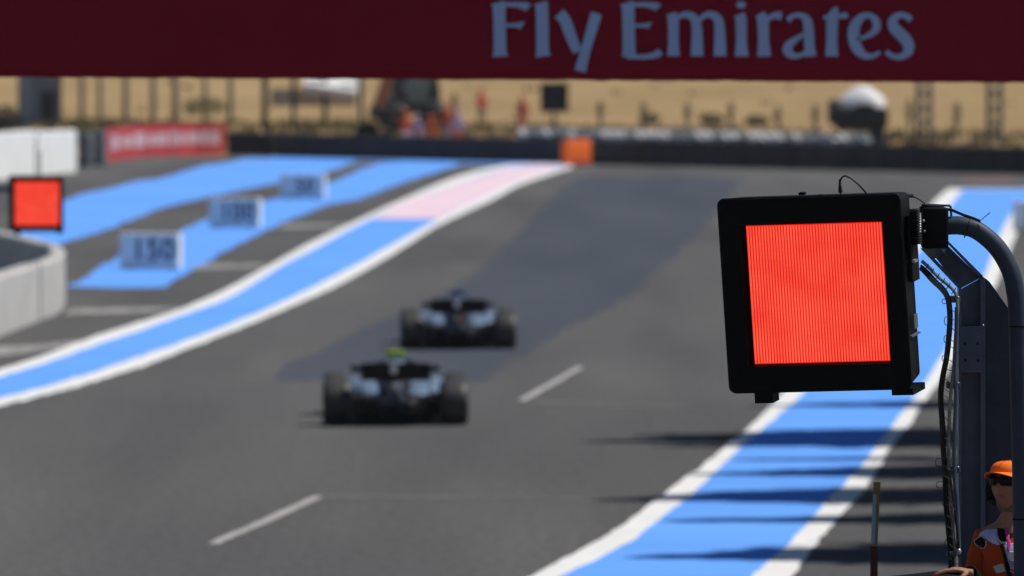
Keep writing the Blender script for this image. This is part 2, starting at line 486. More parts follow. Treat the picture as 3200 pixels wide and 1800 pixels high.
def on_hill(x, s_):
    """point on the hill seen in column x, s_ metres behind the barrier line"""
    k = (x - 1600) / FPX
    Y = 420.0
    for _ in range(60): Y = barrier_y(k * Y) * .6 + Y * .4 + s_ * .6
    return Vector((k * Y, Y, hill_z(k * Y, Y)))

def blade_mass(mb, c, rx, ry, rz, n, size):
    c = Vector(c)
    for _ in range(n):
        while True:
            p = Vector((random.uniform(-1, 1), random.uniform(-1, 1), random.uniform(-1, 1)))
            if .25 < p.length < 1: break
        p = Vector((p.x * rx, p.y * ry, p.z * rz)) + c
        a = Vector((random.gauss(0, 1), random.gauss(0, 1), random.gauss(0, 1))).normalized()
        b = a.orthogonal().normalized()
        sz = size * random.uniform(.6, 1.4)
        mb.add([p - a*sz - b*sz*.45, p + a*sz*.2 - b*sz*.6, p + a*sz, p + b*sz*.55], [(0, 1, 2, 3)])
g = MB()
for q_ in range(2050):
    X = random.uniform(-30, 30); s_ = random.uniform(4, 15) if q_ < 2000 else random.uniform(15, 110); Y = barrier_y(X) + s_
    p = Vector((X, Y, hill_z(X, Y)))
    h = random.uniform(.12, .38)
    for k in range(4):
        a = random.uniform(0, 6.28); w = .10
        q = p + Vector((random.uniform(-.25, .25), random.uniform(-.25, .25), -.02))
        d = Vector((math.cos(a), math.sin(a), 0))
        g.add([q - d*w, q + d*w, q + d*w*.3 + Vector((random.uniform(-.1, .1), 0, h)), q - d*w*.2 + Vector((0, 0, h*.8))], [(0, 1, 2, 3)])
tag(g.build('grass_tufts', 'tuft'), 'dry yellowish grass tufts scattered over the hill', 'grass', kind='stuff')

# ------------------------------------------------------------------ overhead bridge with its banner
BY = 70.0
def bp(x, y, dy=0): return at(x, y, BY + dy)
br = thing('overhead_bridge', (0, BY, 0), 'dark burgundy banner bridge spanning the whole track with pale lettering', 'bridge')
def rel(ps): return [p - Vector((0, BY, 0)) for p in ps]
def bot(x): return 241 + 17.5 * x / 3200
X0, X1 = -2600, 5800
m = MB().prism(rel([bp(X0, bot(X0)), bp(X1, bot(X1)), bp(X1, -460), bp(X0, -460)]), (0, .10, 0))
m = MB(); nxb, nzb = 240, 14; vs = []; fs = []
for i in range(nxb + 1):
    x = X0 + (X1 - X0) * i / nxb
    for k in range(nzb + 1):
        u = k / nzb
        y = bot(x) * (1 - u) - 460 * u + (3.0 * noise.noise(Vector((x * .02, 3, 0))) + 2 * noise.noise(Vector((x * .006, 8, 0)))) * (1 - u)
        p = bp(x, y) - Vector((0, BY, 0))
        p.y += .012 * noise.noise(Vector((p.x * .6, p.z * 1.5, 2))) + .006 * noise.noise(Vector((p.x * 2.5, p.z * .8, 5)))
        vs.append(p)
    if i:
        for k in range(nzb):
            a_ = (i-1)*(nzb+1)+k; fs.append((a_, a_+nzb+1, a_+nzb+2, a_+1))
bn = m.add(vs, fs).build('banner', 'burgundy', br, True)
sm_ = bn.modifiers.new('t', 'SOLIDIFY'); sm_.thickness = .02; sm_.offset = 1
m = MB()
zt = 6.4
for zz in (5.1, 6.35):
    for dy in (.25, 1.45):
        m.tube([(-11.0, dy, zz), (14.0, dy, zz)], .07, 8)
for i in range(25):
    x = -10.8 + i
    for dy in (.25, 1.45):
        m.tube([(x, dy, 5.1), (x + .5, dy, 6.35), (x + 1, dy, 5.1)], .035, 6)
m.build('truss', 'steel', br)
for x in (-10.9, 13.9):
    MB().box((x, .85, 2.6), (.7, 1.3, 5.3)).build('support', 'steel', br)

# flared lettering, drawn stroke by stroke: (x, y, width) in a 2.337x enlargement
def l1(pts): return [(1000 + x / 2.337, y / 2.337, w / 2.337) for x, y, w in pts]
def l2(pts): return [(2100 + x / 2.337, y / 2.337, w / 2.337) for x, y, w in pts]
LETTERS = [
 [l1([(1300,18,108),(1308,60,92),(1312,220,90),(1314,370,94),(1316,412,118)]), l1([(1300,36,30),(1420,34,36),(1500,46,58),(1522,60,62)]), l1([(1340,186,22),(1430,184,32),(1470,186,56),(1480,190,60)])],
 [l1([(1612,18,106),(1620,60,92),(1624,220,90),(1626,370,94),(1630,412,116)])],
 [l1([(1745,98,88),(1790,150,84),(1830,260,82),(1880,380,66)]), l1([(2020,96,80),(2000,160,80),(1950,330,74),(1920,440,76),(1900,520,84)])],
 [l1([(2240,18,108),(2250,60,92),(2254,220,90),(2256,370,94),(2256,416,104)]), l1([(2240,36,30),(2370,34,36),(2450,46,56),(2470,60,60)]), l1([(2280,188,22),(2370,186,30),(2405,188,52),(2412,190,56)]), l1([(2240,416,30),(2380,414,36),(2460,396,50),(2486,372,52)])],
 [l2([(-5,96,70),(8,150,78),(10,300,76),(10,410,92)]), l2([(10,165,30),(60,118,36),(110,108,50),(165,140,66),(182,230,76),(182,410,92)]), l2([(182,170,30),(230,118,36),(280,106,50),(335,140,66),(348,230,76),(350,410,92)])],
 [l2([(490,104,80),(504,150,80),(506,300,78),(508,412,98)]), l2([(504,12,40),(504,36,72),(504,60,40)])],
 [l2([(640,100,70),(662,150,82),(668,300,80),(672,412,104)]), l2([(670,180,30),(715,128,36),(760,112,52),(800,118,64)])],
 [l2([(845,150,44),(880,118,36),(940,112,40),(985,150,66),(998,230,74),(1002,330,74),(1010,412,88)]), l2([(985,238,24),(910,282,40),(852,330,64),(846,376,70),(890,408,46),(950,398,30),(995,350,24)])],
 [l2([(1205,52,20),(1185,90,60),(1170,150,82),(1166,300,80),(1166,412,96)]), l2([(1105,128,30),(1190,122,30),(1262,112,44),(1280,104,46)])],
 [l2([(1350,285,24),(1430,262,34),(1490,210,56),(1486,150,56),(1440,112,40),(1380,128,56),(1334,190,80),(1326,270,86),(1350,350,80),(1400,402,56),(1460,410,36),(1520,380,26)])],
 [l2([(1745,146,46),(1710,118,44),(1655,112,46),(1612,150,66),(1622,204,80),(1676,258,86),(1722,316,84),(1722,376,70),(1670,414,46),(1610,410,38),(1562,376,36)])],
]
for li, strokes in enumerate(LETTERS):
    m = MB()
    for k, st in enumerate(strokes):
        # smooth the stroke
        pts = []
        for i in range(len(st) - 1):
            for q in range(8):
                u = q / 8
                p0, p1, p2, p3 = st[max(i-1, 0)], st[i], st[i+1], st[min(i+2, len(st)-1)]
                pts.append(tuple(.5*((2*p1[c]) + (-p0[c]+p2[c])*u + (2*p0[c]-5*p1[c]+4*p2[c]-p3[c])*u*u + (-p0[c]+3*p1[c]-3*p2[c]+p3[c])*u**3) for c in range(3)))
        pts.append(st[-1])
        vs, fs = [], []
        off = -.030 - .004 * k
        for i, (x, y, w) in enumerate(pts):
            a, b = pts[max(i-1, 0)], pts[min(i+1, len(pts)-1)]
            dx, dy = b[0]-a[0], b[1]-a[1]; L_ = math.hypot(dx, dy) or 1
            nx_, ny_ = -dy / L_ * w / 2, dx / L_ * w / 2
            for sg in (-1, 1):
                q = bp(x + sg * nx_, y + sg * ny_) - Vector((0, BY, 0))
                vs += [(q.x, off, q.z), (q.x, -.015, q.z)]
            if i:
                o_ = 4 * (i - 1)
                fs += [(o_, o_+4, o_+6, o_+2), (o_, o_+1, o_+5, o_+4), (o_+2, o_+6, o_+7, o_+3)]
        m.add(vs, fs)
    m.build('letter', 'letter_white_skylit', bpy.data.objects['banner'])
# give the letters their banner's frame (banner has no transform of its own)

# ------------------------------------------------------------------ concrete walls at the pit exit
def wall_mesh(px, h, th, name, material, parent, joint=None):
    """curved wall standing on the ground line px; thickness to the left of travel"""
    P0 = [on_ground(x, y) for x, y in px]
    pts = []
    for i in range(len(P0) - 1):
        for q in range(6): pts.append(P0[i].lerp(P0[i+1], q / 6))
    pts.append(P0[-1])
    rings = []
    for i, p in enumerate(pts):
        t = (pts[min(i+1, len(pts)-1)] - pts[max(i-1, 0)]); t.z = 0; t.normalize()
        nrm = Vector((-t.y, t.x, 0))
        a, b = p, p + nrm * th
        e = .05
        rings.append([a, a + Vector((0, 0, h - e)), a + nrm * e + Vector((0, 0, h)), b - nrm * e + Vector((0, 0, h)), b + Vector((0, 0, h - e)), b])
    return MB().rings(rings, True).build(name, material, parent, smooth=True)
pw = thing('pit_wall', (0, 0, 0), 'low pale concrete pit wall with rounded end beside the track', 'wall')
# near side, nose and far side of the U-shaped wall end, as separate cast sections
nose = [(128, 1000), (165, 988), (188, 974), (201, 958), (204, 944), (196, 932), (178, 922)]
wall_mesh([(-260, 1190), (-120, 1107), (0, 1051), (60, 1027), (124, 1002)], 1.08, .35, 'wall_section', 'concrete', pw)
wall_mesh(nose, 1.08, .3, 'wall_section', 'concrete', pw)
wall_mesh([(172, 920), (100, 896), (0, 868), (-120, 838), (-300, 800)], 1.08, .35, 'wall_section', 'concrete', pw)

fw = thing('concrete_wall', (0, 0, 0), 'tall white concrete wall beyond the small lit red panel', 'wall')
wall_mesh([(-200, 588), (-60, 569), (40, 558), (112, 550)], 1.86, .4, 'wall_section', 'concrete_white', fw)
wall_mesh([(118, 550), (180, 544), (238, 538)], 1.78, .4, 'wall_section', 'concrete_white', fw)
a, b = at(232, 545, 379), at(130, 545, 385)
m = MB().box((on_ground(238, 537).x - 1.3, on_ground(238, 537).y + .1, .88), (2.6, .4, 1.74)); m.build('wall_end', 'concrete_white', fw)

# ------------------------------------------------------------------ tyre stack, hoarding, barrier
tb = MB()
for th in [2*math.pi*i/8 for i in range(8)]: pass
tyre_prof = [(.16, -.10), (.27, -.105), (.33, -.07), (.345, 0), (.33, .07), (.27, .105), (.16, .10), (.17, 0)]
tyre_me = MB().lathe(tyre_prof + [tyre_prof[0]], n=18).mesh('tyre', 'rubber_gray', True)
p = on_ground(287, 522)
for q, (x, y) in enumerate(((268, 521), (312, 518))):
    p = on_ground(x, y)
    lab = ('stack of grey tyres right beside the white concrete wall', 'stack of grey tyres right beside the red hoarding')[q]
    t = thing('tyre_stack', p, lab, 'tyre stack', 'grey tyre stacks left of the hoarding')
    for k in range(7):
        o = bpy.data.objects.new('tyre', tyre_me); col.objects.link(o); o.parent = t
        o.location = (random.uniform(-.03, .03), random.uniform(-.03, .03), .11 + .215 * k)
        o.rotation_euler = (random.uniform(-.02, .02), random.uniform(-.02, .02), random.uniform(0, 6))

hb = thing('advertising_hoarding', (0, 0, 0), 'curved red hoarding with a smeared pale text band', 'hoarding')
base = [(330, 509), (380, 499), (440, 491), (520, 488), (610, 486), (704, 485)]
def hoard(off, z0, z1, px, name, material, th=.12):
    P0 = [on_ground(x, y) for x, y in px]
    rings = []
    for i, p in enumerate(P0):
        t = (P0[min(i+1, len(P0)-1)] - P0[max(i-1, 0)]).normalized()
        nrm = Vector((t.y, -t.x, 0))
        if nrm.y > 0: nrm = -nrm
        a = p + nrm * off; b = a - nrm * th
        rings.append([a + Vector((0, 0, z0)), a + Vector((0, 0, z1)), b + Vector((0, 0, z1)), b + Vector((0, 0, z0))])
    return MB().rings(rings, True).build(name, material, hb)
hoard(0, 0, 1.55, base, 'board', 'board_red')
xs_ = [(348, 372), (384, 412), (420, 452), (462, 486), (492, 520), (530, 548), (556, 580), (588, 618), (626, 648), (656, 684)]
def base_y(x):
    for i in range(len(base) - 1):
        if base[i][0] <= x <= base[i+1][0]:
            return base[i][1] + (base[i+1][1]-base[i][1]) * (x-base[i][0]) / (base[i+1][0]-base[i][0])
for a, b in xs_:
    hoard(.02, .52 + random.uniform(-.05, .05), 1.16 + random.uniform(-.08, .05), [(a, base_y(a)), ((a+b)/2, base_y((a+b)/2)), (b, base_y(b))], 'text_mark', 'board_pale', .015)

nv = thing('barrier_block', on_ground(778, 487), 'dark navy block between the red hoarding and black barrier', 'barrier')
MB().rbox((0, .4, .56), (2.15, .8, 1.12), .06).build('block', 'navy', nv, True)
MB().box((0, -.012, .56), (2.0, .02, .05)).build('strap', 'barrier_black', nv)

tbr = thing('tyre_barrier', (0, 0, 0), 'long black belted tyre barrier across the end of the track', 'barrier')
def bar_pt(X): return Vector((X, barrier_y(X) - .2, 0))
X = -12.5; k = 0
while X < 40:
    w = random.uniform(.82, 1.0)
    a, b = bar_pt(X), bar_pt(X + w)
    t = (b - a).normalized(); nrm = Vector((-t.y, t.x, 0))
    if nrm.y < 0: nrm = -nrm
    h = 1.1 + .03 * noise.noise(Vector((X, 0, 0)))
    g1 = t * .03
    r_ = []
    for q in range(5):
        u = q / 4; p = (a + g1).lerp(b - g1, u) - nrm * (.05 * math.sin(math.pi * u))
        r_.append([p, p + Vector((0, 0, h - .05)), p + nrm * .06 + Vector((0, 0, h)), p + nrm * .9 + Vector((0, 0, h)), p + nrm * .95])
    MB().rings(r_, True).build('belt_panel', 'barrier_black' if noise.noise(Vector((X * .12, 7, 0))) < .08 else 'barrier_brown', tbr)
    X += w; k += 1

cw = thing('tyre_row', (0, 0, 0), 'row of white painted tyres rising just behind the black barrier', 'tyre row')
grey_tyre = MB().lathe(tyre_prof + [tyre_prof[0]], n=16).mesh('tyre', 'rubber_gray', True)
white_tyre = MB().lathe(tyre_prof + [tyre_prof[0]], n=16).mesh('tyre', 'white_rubber', True)
X = .6
while X < 15.2:
    for k in range(2):
        o = bpy.data.objects.new('tyre', white_tyre if noise.noise(Vector((X * .7, k * 3, 0))) + random.uniform(-.3, .3) > -.08 else grey_tyre); col.objects.link(o); o.parent = cw
        o.location = (X + random.uniform(-.03, .03), barrier_y(X) + 1.3, 1.12 + .215 * k)
        o.rotation_euler = (.42 + random.uniform(-.1, .1), .3 + random.uniform(-.1, .1), 0)
    MB().box((X, barrier_y(X) + 1.3, .5), (.36, .5, 1.0)).build('base_block', 'barrier_black', cw)
    X += .37

of = thing('foam_block', on_ground(1806, 517), 'bright orange foam block standing against the black barrier', 'foam block', rz=R(50))
MB().rbox((0, .1, .58), (1.75, .35, 1.16), .07).build('block', 'orange_foam', of, True)
MB().box((0, -.08, .14), (1.4, .02, .1)).build('strap', 'board_red', of)

# ------------------------------------------------------------------ light panels
def frame_mesh(W, H, D, w, h, ox, rec, b):
    """housing with a recessed opening; front faces -Y, origin at the centre"""
    def rr(hw, hh, y, rad, cx=0, n=5):
        out = []
        for (sx, sz, a0) in ((1, -1, -90), (1, 1, 0), (-1, 1, 90), (-1, -1, 180)):
            for i in range(n + 1):
                a = R(a0 + 90 * i / n)
                out.append(Vector((cx + sx*(hw-rad) + rad*math.cos(a), y, sz*(hh-rad) + rad*math.sin(a))))
        return out
    m = MB()
    m.rings([rr(W/2*.94, H/2*.95, D, b*.8), rr(W/2*.99, H/2*.99, .02, b), rr(W/2, H/2, 0.008, b), rr(W/2-.008, H/2-.008, 0, b),
             rr(w/2, h/2, 0, .008, ox), rr(w/2-.004, h/2-.004, rec, .008, ox)], False)
    n = 24
    m.add(rr(W/2*.94, H/2*.95, D, b*.8), [list(range(n))])
    m.add(rr(w/2-.004, h/2-.004, rec, .008, ox), [list(range(n))])
    return m
PW, PH, PD, SW, SH = .855, .885, .24, .665, .645
def light_panel(name, loc, rot, label, lit=True, group=None, scale=1.0, fr=1.0):
    t = thing(name, loc, label, 'light panel', group)
    t.rotation_euler = rot
    t.scale = (scale,) * 3
    frame_mesh(PW * fr, PH * fr, PD, SW, SH, .004, .03, .035).build('housing', 'housing', t, True)
    m = MB(); m.m = 0
    cx = .012
    n = 47; w = .632; h = .628
    m.box((cx, .0285, 0), (w, .004, h))
    sc = m.build('screen', 'led_gap' if lit else 'navy', t)
    m = MB()
    for i in range(n):
        x = cx - w/2 + (i + .5) * w / n
        m.rings([[Vector((x - .0042, .0262, z)), Vector((x - .0034, .0225, z)), Vector((x + .0034, .0225, z)), Vector((x + .0042, .0262, z))] for z in [-h/2 + .004 + (h - .008) * k / 4 for k in range(5)]], True)
    tag(m.build('led_columns', 'led' if lit else 'barrier_black', sc), kind='stuff')
    MB().box((-PW/2 + .16, .06, -PH/2 * fr - .022), (.085, .10, .05)).build('foot', 'housing', t)
    MB().box((PW/2 * fr - .05, .12, -PH/2 * fr - .012), (.10, .2, .03)).build('foot', 'housing', t)
    return t
pc = at(2543, 919, 40.72)
lp = light_panel('light_panel', pc, (R(6.25), R(-2.0), R(-18)), 'large tilted black panel showing a solid red light', True)
M3 = lp.rotation_euler.to_matrix()
lp.rotation_euler = (Matrix.Rotation(R(-18), 3, 'Z') @ Matrix.Rotation(R(6.25), 3, 'X') @ Matrix.Rotation(R(-2.0), 3, 'Y')).to_euler()
# side fittings on the housing
MB().rbox((PW/2 + .006, .13, .18), (.022, .12, .3), .006).build('junction_box', 'gasket', lp)
m = MB()
for k in range(14):
    m.lathe([(.022, 0), (.026, .004), (.022, .008)], (PW/2 + .035, .10, .20 + k * .0115), 'Z', 14)
m.build('ribbed_gland', 'gasket', lp, True)
MB().box((PW/2 + .012, .1, .125), (.036, .05, .012)).build('clip', 'zinc', lp)
MB().box((PW/2 - .004, .12, -.21), (.014, .14, .008)).build('clip', 'steel_edge', lp)
MB().rbox((PW/2 + .003, .12, -.15), (.006, .06, .065), .002).build('sticker', 'sticker', lp)
MB().lathe([(.0, 0), (.012, 0), (.012, .004), (.009, .006), (.0, .006)], (.03, .1, PH/2 - .012), 'Z', 12).build('gland', 'gasket', lp, True)
MB().rbox((-.05, .09, PH/2 + .002), (.03, .03, .012), .004).build('cap_screw', 'housing', lp)
# antenna cable: ribbed stem and a loop
c0 = Vector((.125, .1, PH/2 - .01))
path = [c0 + Vector(p) for p in ((0, 0, 0), (0, 0, .03), (.002, 0, .06), (.012, 0, .08), (.028, 0, .084), (.05, 0, .074), (.08, .01, .045), (.105, .02, .012), (.115, .03, -.01))]
MB().tube(path, .004, 8).build('cable', 'cable', lp, True)
m = MB()
for k in range(11):
    u = k / 10
    p = c0 + Vector((.001 * u, 0, .012 + .055 * u)); r_ = .0125 - .006 * u
    m.lathe([(r_*.7, -.0025), (r_, 0), (r_*.7, .0025)], p, 'Z', 10)
m.build('cable_boot', 'cable', lp, True)

# small panel over the pit wall, carried by an arm from a pole out to the side
ps = at(113, 636, 129.6)
sp = light_panel('light_panel', ps, (0, 0, R(4)), 'small distant panel glowing red above the left pit wall', True, fr=.91)
pl = MB()
px_ = -1.35
pl.tube([(px_, .5, -ps.z), (px_, .5, .1), (px_ + .1, .45, .2), (px_ + .35, .35, .22), (-.2, .28, .2)], .05, 10)
pl.build('pole', 'steel', sp, True)
MB().box((-.12, .24, .2), (.3, .14, .2)).build('clamp', 'gasket', sp)
MB().tube([(-.0, .1, .36), (.005, .1, .9)], .012, 6).build('antenna', 'cable', sp)
MB().tube([(.06, .1, .36), (.06, .1, .75)], .01, 6).build('antenna', 'cable', sp)

# dark unlit panel on the hill
hp = on_hill(1733, 6)
d_ = hp.y
pz = at(1733, 304, d_)
dp = light_panel('light_panel', pz, (0, 0, R(8)), 'unlit dark square panel on a post behind the barrier', False, scale=1.5)
MB().tube([(.02, .22, .3), (.02, .22, -(pz.z - hp.z) / 1.5 - .2)], .06, 10).build('pole', 'grey_post', dp, True)

# ------------------------------------------------------------------ steel gantry carrying the near panel
GY = 40.9
gt = thing('sign_gantry', (at(3060, 900, 41.95).x, 41.95, 0), 'dark blue steel gantry with curved pipe arm beside the red panel', 'gantry')
go = gt.location.copy()
def G(x, y, Y): return at(x, y, Y) - go
# curved pipe arm
pc_ = [(2930,706),(2960,705),(3001,705),(3045,716),(3086,744),(3120,779),(3146,821),(3163,862),(3171,900),(3179,967),(3183,1141),(3191,1455),(3196,1731),(3199,1900)]
pp = [G(x, y, GY) for x, y in pc_]
fine = []
for i in range(len(pp) - 1):
    for q in range(5):
        u = q / 5; p0, p1, p2, p3 = pp[max(i-1,0)], pp[i], pp[i+1], pp[min(i+2, len(pp)-1)]
        fine.append(.5*((2*p1) + (-p0+p2)*u + (2*p0-5*p1+4*p2-p3)*u*u + (-p0+3*p1-3*p2+p3)*u**3))
fine.append(pp[-1]); fine.append(Vector((pp[-1].x + .01, pp[-1].y, -go.z)))
pipe = MB().tube(fine, .0415, 20).build('pipe_arm', 'steel_dark', gt, True)
for (x, y) in ((3181, 1020), (3193, 1622)):
    c = G(x, y, GY)
    MB().lathe([(.0415, -.004), (.0432, -.003), (.0432, .003), (.0415, .004)], c, 'Z', 20).build('seam', 'gasket', pipe, True)
# cable tie with a long loose tail
c1 = G(3022, 712, GY)
m = MB()
tie = []
for k in range(17):
    a = 2*math.pi*k/16
    tie.append(c1 + Vector((.012 * math.cos(a) , .044*math.sin(a), .044*math.cos(a))))
m.tube(tie, .0022, 6)
m.tube([G(3062, 690, GY - .03), G(3075, 680, GY - .03), G(3094, 664, GY - .03)], .002, 6)
m.build('cable_tie', 'cable', pipe)
# clamp between pipe and panel
cl = MB().rbox(G(2921, 712, GY - .03), (.118, .14, .185), .012).build('clamp', 'gasket', gt, True)
MB().rbox(G(2900, 655, GY), (.075, .10, .03), .006).build('clamp_plate', 'gasket', cl)
m = MB()
a_, b_ = G(2895, 640, GY - .02), G(2970, 643, GY - .02)
m.tube([a_, b_], .006, 6); m.tube([b_, G(2973, 676, GY - .02)], .006, 6)
m.tube([G(2930, 645, GY - .02), G(2945, 680, GY - .02)], .007, 6); m.tube([G(2946, 645, GY - .02), G(2962, 682, GY - .02)], .006, 6)
m.build('bracket_frame', 'steel_dark', cl)
MB().tube([G(2815, 606, GY - .1), G(2842, 609, GY - .06), G(2868, 620, GY - .05), G(2892, 636, GY - .05)], .0042, 8).build('cable', 'cable', gt, True)
MB().tube([G(2815, 607, GY - .1), G(2830, 611, GY - .08), G(2852, 612, GY - .05)], .009, 8).build('cable', 'cable', gt, True)
for dy, q in ((0, .0045), (4, .0035)):
    MB().tube([G(2880, 640 + dy, GY - .05), G(2930, 646 + dy, GY - .05), G(2975, 655 + dy, GY - .05), G(3010, 670 + dy, GY - .06), G(3040, 680 + dy, GY - .05), G(3064, 690 + dy, GY - .05)], q, 8).build('cable', 'cable', gt, True)
for px, py in ((2889, 722), (2886, 690)):
    MB().sphere(G(px, py, GY - .11), .006, 8, 6).build('bolt', 'zinc', cl, True)

# H-section column with its diagonal head
CY = 41.95
sc_ = CY / (FPX * math.cos(PITCH))
def W_(px): return px * sc_
col_x0, col_x1 = G(2997, 1200, CY).x, G(3080, 1200, CY).x
ztop, zbend = G(3040, 868, CY).z, 0
zb = -go.z
def flange(poly_px, Y0, dep, name, material, parent=gt):
    return MB().prism([G(x, y, Y0) for x, y in poly_px], (0, dep, 0)).build(name, material, parent)
YB = 2900   # px row safely underneath the frame; the column runs on to the ground
def gz(px): return (G(px, 1200, CY).x)
yb = 155 + CAM_H * FPX / CY
colm = flange([(3000,905),(3066,868),(3066,yb),(3000,yb)], CY + .05, .012, 'column_web', 'steel')
flange([(2996,897),(3005,902),(3005,yb),(2996,yb)], CY, .14, 'column_flange', 'steel_edge')
flange([(3064,858),(3074,866),(3074,yb),(3064,yb)], CY, .14, 'column_flange', 'steel')
flange([(3074.5,866.5),(3079,871),(3079,yb),(3074.5,yb)], CY + .004, .14, 'column_lit_edge', 'steel_edge')  # lit corner of the column, painted as a lighter strip
flange([(3080,870),(3092,880),(3150,962),(3162,985),(3162,yb),(3080,yb)], CY + .06, .05, 'side_plate', 'steel_dark')  # shade on the column side carried by the darker steel
# diagonal head
flange([(2893,765),(2962,768),(3064,868),(3000,903)], CY + .05, .012, 'brace_web', 'steel')
flange([(2955,752),(2964,754),(3072,862),(3066,870)], CY, .14, 'brace_flange', 'steel')
flange([(2880,778),(2888,774),(3004,894),(2997,902)], CY, .14, 'brace_flange', 'steel')
MB().tube([G(2905, 745, GY + .08), G(2925, 775, CY + .05)], .05, 10).build('brace_root', 'steel_dark', gt)
# splice plate and its bolts
spl = flange([(2999,1020),(3073,1020),(3073,1164),(2999,1164)], CY - .012, .010, 'splice_plate', 'steel')
for px, py in ((3015, 1074), (3055, 1074), (3017, 1126), (3056, 1126)):
    MB().lathe([(0, -.003), (.0075, -.003), (.0075, .001), (0, .001)], G(px, py, CY - .013), 'Y', 6).build('bolt', 'cable', spl)
MB().sphere(G(3072, 1017, CY - .01), .005, 8, 6).build('bolt', 'zinc', spl, True)

# cable run along the column: conduits, brackets and curling ties
def cab(name, px, r, material, dy=0, n=8, parent=gt):
    pts = [G(x, y, CY - .05 + dy) for x, y in px]
    f_ = []
    for i in range(len(pts) - 1):
        for q in range(4):
            u = q / 4; p0, p1, p2, p3 = pts[max(i-1,0)], pts[i], pts[i+1], pts[min(i+2, len(pts)-1)]
            f_.append(.5*((2*p1) + (-p0+p2)*u + (2*p0-5*p1+4*p2-p3)*u*u + (-p0+3*p1-3*p2+p3)*u**3))
    f_.append(pts[-1])
    return MB().tube(f_, r, n).build(name, material, parent, True)
con = cab('conduit', [(2880,815),(2905,838),(2935,868),(2962,890),(2985,915),(2992,950),(2989,1010),(2984,1080),(2980,1150),(2972,1220),(2967,1290),(2965,1380),(2964,1450),(2968,1520),(2974,1600),(2980,1680),(2986,1745),(2990,1900)], .008, 'conduit')
cab('conduit', [(2990,960),(2988,1060),(2984,1160),(2988,1240),(2984,1330),(2982,1420),(2984,1500),(2990,1560),(2993,1640),(2996,1720)], .010, 'steel')
for k, (off, r_) in enumerate(((-7, .0055), (-13, .0065), (-18, .005))):
    cab('cable', [(2878+off*.2,822-off),(2905+off,842-off*.6),(2932+off,872-off*.6),(2958+off,898-off*.5),(2975+off,935),(2981+off,990),(2977+off,1060),(2970+off,1120),(2958+off,1180),(2952+off,1240),(2957+off,1320),(2960+off,1400),(2966+off,1480),(2968+off,1560),(2975+off,1640),(2982+off,1720),(2986+off,1800),(2988+off,1900)], r_, 'cable', -.012*k)
cab('cable', [(2966,1470),(2976,1540),(2985,1600),(2992,1670),(2998,1740)], .006, 'cable', -.02)
for y in (935, 1203, 1466):
    MB().rbox(G(2978, y, CY), (.062, .1, .03), .004).build('bracket', 'steel', gt)
    MB().sphere(G(2994, y - 6, CY - .06), .005, 8, 6).build('bolt', 'zinc', gt, True)
def curl(x, y, w, h, side=-1):
    pts = []
    for k in range(15):
        a = math.pi * (.15 + 1.7 * k / 14)
        pts.append((x + side * w * (.5 - .5 * math.cos(a)) , y + h * (k / 14 - .5) * 1.0 + .15*h*math.sin(a * 2)))
    cab('wire_curl', pts, .0018, 'cable', -.03, 5)
for (x, y, w, h) in ((2966,942,22,22),(2975,1003,24,40),(2972,1060,22,34),(2964,1120,20,26),(2952,1195,12,30),(2950,1320,14,20),(2956,1445,32,40),(2962,1515,36,30),(2966,1570,22,34),(2974,1700,22,40),(2990,1725,44,42)):
    curl(x, y, w, h)
for k in range(26):
    y = 960 + k * 31 + random.uniform(-6, 6)
    x = 2980 if y < 1100 else 2966
    if y > 1500: x = 2972
    if y > 1650: x = 2980
    pts = [(x - 14, y), (x - 4, y + random.uniform(4, 12)), (x + 12, y + random.uniform(14, 26))]
    cab('wire_tie', pts, .0018, 'cable', -.035, 5)
for k in range(6):
    x = 2893 + k * 17; y = 832 + k * 15
    cab('wire_tie', [(x - 5, y + 12), (x + 4, y + 2), (x + 9, y - 8)], .0022, 'cable', -.03, 5)
MB().sphere(G(2996, 1724, CY - .07), (.012, .012, .016), 10, 8).build('lamp_cap', 'zinc', gt, True)
MB().rbox(G(2972, 1732, CY - .06), (.04, .03, .025), .008).build('junction_box', 'steel', gt, True)

